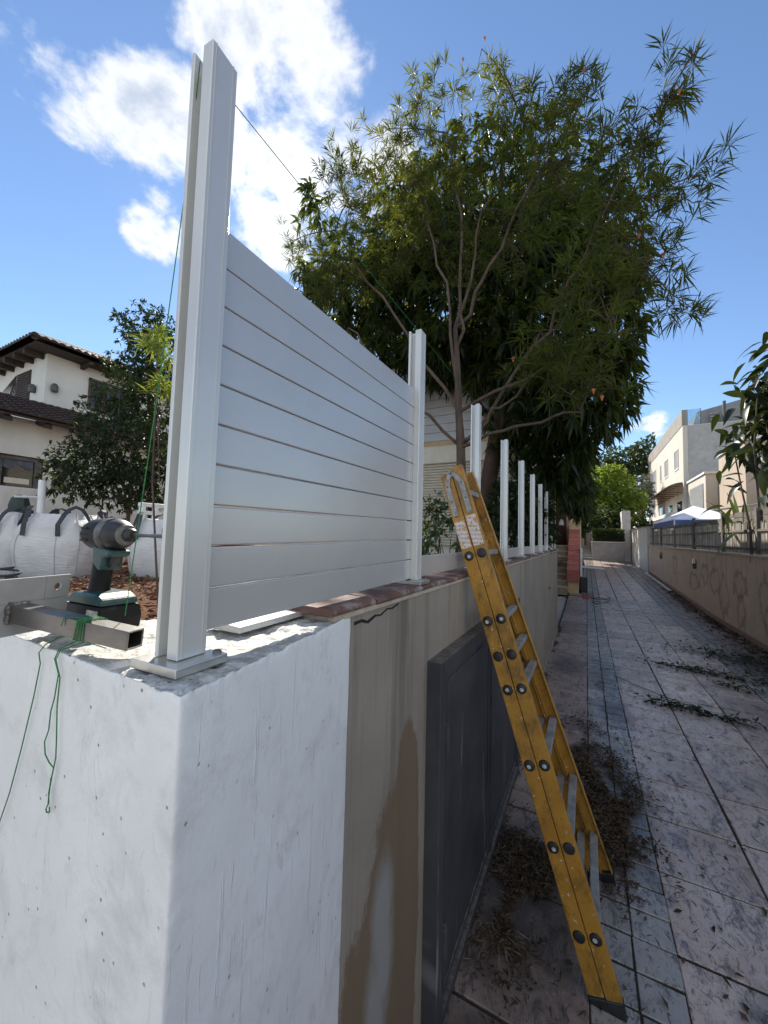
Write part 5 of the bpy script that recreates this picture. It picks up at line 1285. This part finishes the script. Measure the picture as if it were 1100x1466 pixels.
b = MB(); b.hexa([(6.6, 23.5, 1.3), (14, 23.5, 1.3), (14, 27.5, 1.3), (6.6, 27.5, 1.3)], [(6.6, 23.5, 6.6), (14, 23.5, 7.6), (14, 27.5, 7.6), (6.6, 27.5, 6.6)]); b.build('wall', M['beige'], bb)
b = MB(); b.hexa([(6.5, 23.4, 6.61), (14.1, 23.4, 7.62), (14.1, 27.6, 7.62), (6.5, 27.6, 6.61)], [(6.5, 23.4, 6.8), (14.1, 23.4, 7.8), (14.1, 27.6, 7.8), (6.5, 27.6, 6.8)]); b.build('roof_edge', M['frame_white'], bb)
b = MB(); b.box((8.0, 23.46, 3.2), (9.2, 23.499, 4.6)); b.build('window', M['glass'], bb)
# marquee tent
tn = thing('marquee', 'white and blue marquee roof showing over the bamboo fence', 'tent', (3.8, 20.5, 1.45))
def quad_slab(b, pts, th=.03): b.hexa([Vector(p)-Vector((0, 0, th)) for p in pts], pts)
a1, a2, a3, a4 = Vector((2.9, 17.6, 2.62)), Vector((2.9, 22.6, 2.66)), Vector((4.9, 22.6, 2.66)), Vector((4.9, 17.6, 2.62)); apx = Vector((3.95, 20.0, 3.30))
for tri, mt in (((a1, a2, apx), 'canvas'), ((a1, a4, apx), 'canvas'), ((a2, a3, apx), 'canvas'), ((a3, a4, apx), 'canvas')):
    b = MB(); quad_slab(b, tri); b.build('roof_panel', M[mt], tn)
for p_, q_ in ((a1, a2), (a1, a4)):
    b = MB(); b.hexa([p_+Vector((0, 0, -.22)), q_+Vector((0, 0, -.22)), q_+Vector((.02, .02, -.22)), p_+Vector((.02, .02, -.22))], [p_-Vector((0, 0, .031)), q_-Vector((0, 0, .031)), q_+Vector((.02, .02, -.031)), p_+Vector((.02, .02, -.031))]); b.build('valance', M['canvas_blue'], tn)
for p_ in (a1, a2, a3, a4): b = MB(); b.tube([(p_.x, p_.y, 1.4), (p_.x, p_.y, p_.z-.04)], .02, 6); b.build('tent_pole', M['frame_white'], tn)
b = MB(); quad_slab(b, [Vector((4.1, 19.6, 3.05)), Vector((6.0, 19.0, 3.35)), Vector((6.3, 22, 3.45)), Vector((4.3, 22, 3.1))]); tag(b.build('shade_sheet', M['canvas'], None), 'white sheet roof slung beside the marquee behind the fence', 'awning')
for x_, y_ in ((4.15, 19.62), (5.95, 19.05), (6.25, 21.95)): pass

# ------------------------------------------------------------------ litter
def litter(name, label, n, fx_, Lr, Wr, mat, zl=.012, cat='leaf litter'):
    xy = fx_(n); h_ = fnoise(np.column_stack([xy*np.array([1.0, .6]), np.zeros(n)]), 5.5, 2.0); xy = xy[h_ > -.02+.25*rng.normal(size=n)*.5]; n = len(xy); z = np.array([gz(p[1]) for p in xy])+rng.uniform(.003, zl, n)
    P = np.column_stack([xy, z]); D = rng.normal(size=(n, 3))*np.array([1, 1, .16])
    V, T = leaves(P, D, rng.uniform(*Lr, n), rng.uniform(*Wr, n), .05, .25)
    tag(link(name, np_mesh(name, V, T, M[mat])), label, cat, kind='stuff')
def pile(cx, cy, sx, sy): return lambda n: np.column_stack([np.clip(rng.normal(cx, sx, n), -.485, 2.5), rng.normal(cy, sy, n)])
litter('leaf_pile', 'dark heap of dry leaves beside the ladder on grey setts', 12000, lambda n: np.concatenate([pile(.02, 3.35, .10, .36)(n//2), pile(.12, 2.85, .11, .26)(n-n//2)]), (.012, .05), (.005, .015), 'litter', .05)
litter('needle_pile', 'heap of dry needle leaves between gate and ladder', 1200, pile(-.31, 2.05, .08, .16), (.03, .09), (.002, .005), 'litter_pale', .035)
litter('needle_litter', 'dark leaf litter under the needle heap by the gate', 8000, pile(-.31, 2.10, .08, .18), (.012, .05), (.004, .013), 'litter', .03)
litter('wall_foot_litter', 'line of dry litter along the foot of the garden wall', 4600, lambda n: np.column_stack([np.abs(rng.normal(0, .035, n))-.485, rng.uniform(1.0, 8.5, n)]), (.008, .04), (.003, .010), 'litter', .02)
litter('right_wall_litter', 'brown leaf litter along the foot of the tan wall', 5200, lambda n: np.column_stack([2.52-np.abs(rng.normal(0, .11, n)), 5.5+rng.random(n)**1.1*13]), (.03, .11), (.012, .035), 'litter_pale', .03)
litter('right_wall_dark_litter', 'dark leaf litter along the foot of the tan wall', 3000, lambda n: np.column_stack([2.50-np.abs(rng.normal(0, .17, n)), 6+rng.random(n)*10]), (.03, .10), (.01, .03), 'litter', .03)
litter('scattered_leaves', 'single dark dry leaves strewn over the paving slabs', 1500, lambda n: np.column_stack([rng.uniform(-.4, 2.45, n), 1.2+rng.random(n)**1.6*13]), (.012, .055), (.006, .022), 'litter', .012)
litter('scattered_needles', 'thin dry needles strewn over the paving slabs', 900, lambda n: np.column_stack([rng.uniform(-.45, 1.9, n), 1.2+rng.random(n)**1.5*8]), (.03, .09), (.002, .005), 'litter', .01)
for cx_, cy_, sx_, sy_, nn, lab in ((1.35, 6.55, .32, .10, 300, 'long green leafy cutting lying across the middle of the path'), (1.0, 4.98, .26, .035, 200, 'short green leafy cutting across a slab joint near the grey patch'), (1.95, 7.6, .40, .30, 420, 'dense heap of green cuttings by the tan wall'), (2.15, 6.5, .2, .2, 150, 'loose green sprig on the right setts by the tan wall'), (1.52, 6.05, .09, .05, 60, 'small tuft of cut leaves beside the long cutting')):
    t_ = thing('green_cutting', lab, 'cut branch', (cx_, cy_, 0), 'green cuttings on the path')
    xy = np.column_stack([rng.normal(0, sx_, nn), rng.normal(0, sy_, nn)]); xy[:, 1] -= xy[:, 0]*.25
    P = np.column_stack([xy, rng.uniform(.006, .05, nn)])
    V, T = leaves(P, rng.normal(size=(nn, 3))*np.array([1, 1, .35]), rng.uniform(.05, .10, nn), rng.uniform(.014, .028, nn), .1)
    o = link('foliage', np_mesh('foliage', V, T, M['dark_tree']), t_); o['kind'] = 'stuff'
    b = MB(); b.tube([(-sx_*1.6, sx_*.4, .01), (-sx_*.5, .03, .022), (sx_*.6, -sx_*.12, .018), (sx_*1.6, -sx_*.42, .01)], [.003, .005, .005, .002], 5); b.build('stem', M['bark'], t_, world=False)
b = MB(); b.tube([(.30, 5.75, .012), (.55, 5.45, .016), (.85, 5.2, .014), (1.2, 4.9, .02)], .004, 5); tag(b.build('thin_branch', M['bark'], None), 'thin bare branch lying diagonally over the slabs', 'branch')
print('triangles', sum(len(o.data.polygons) for o in S.objects if o.type == 'MESH'))
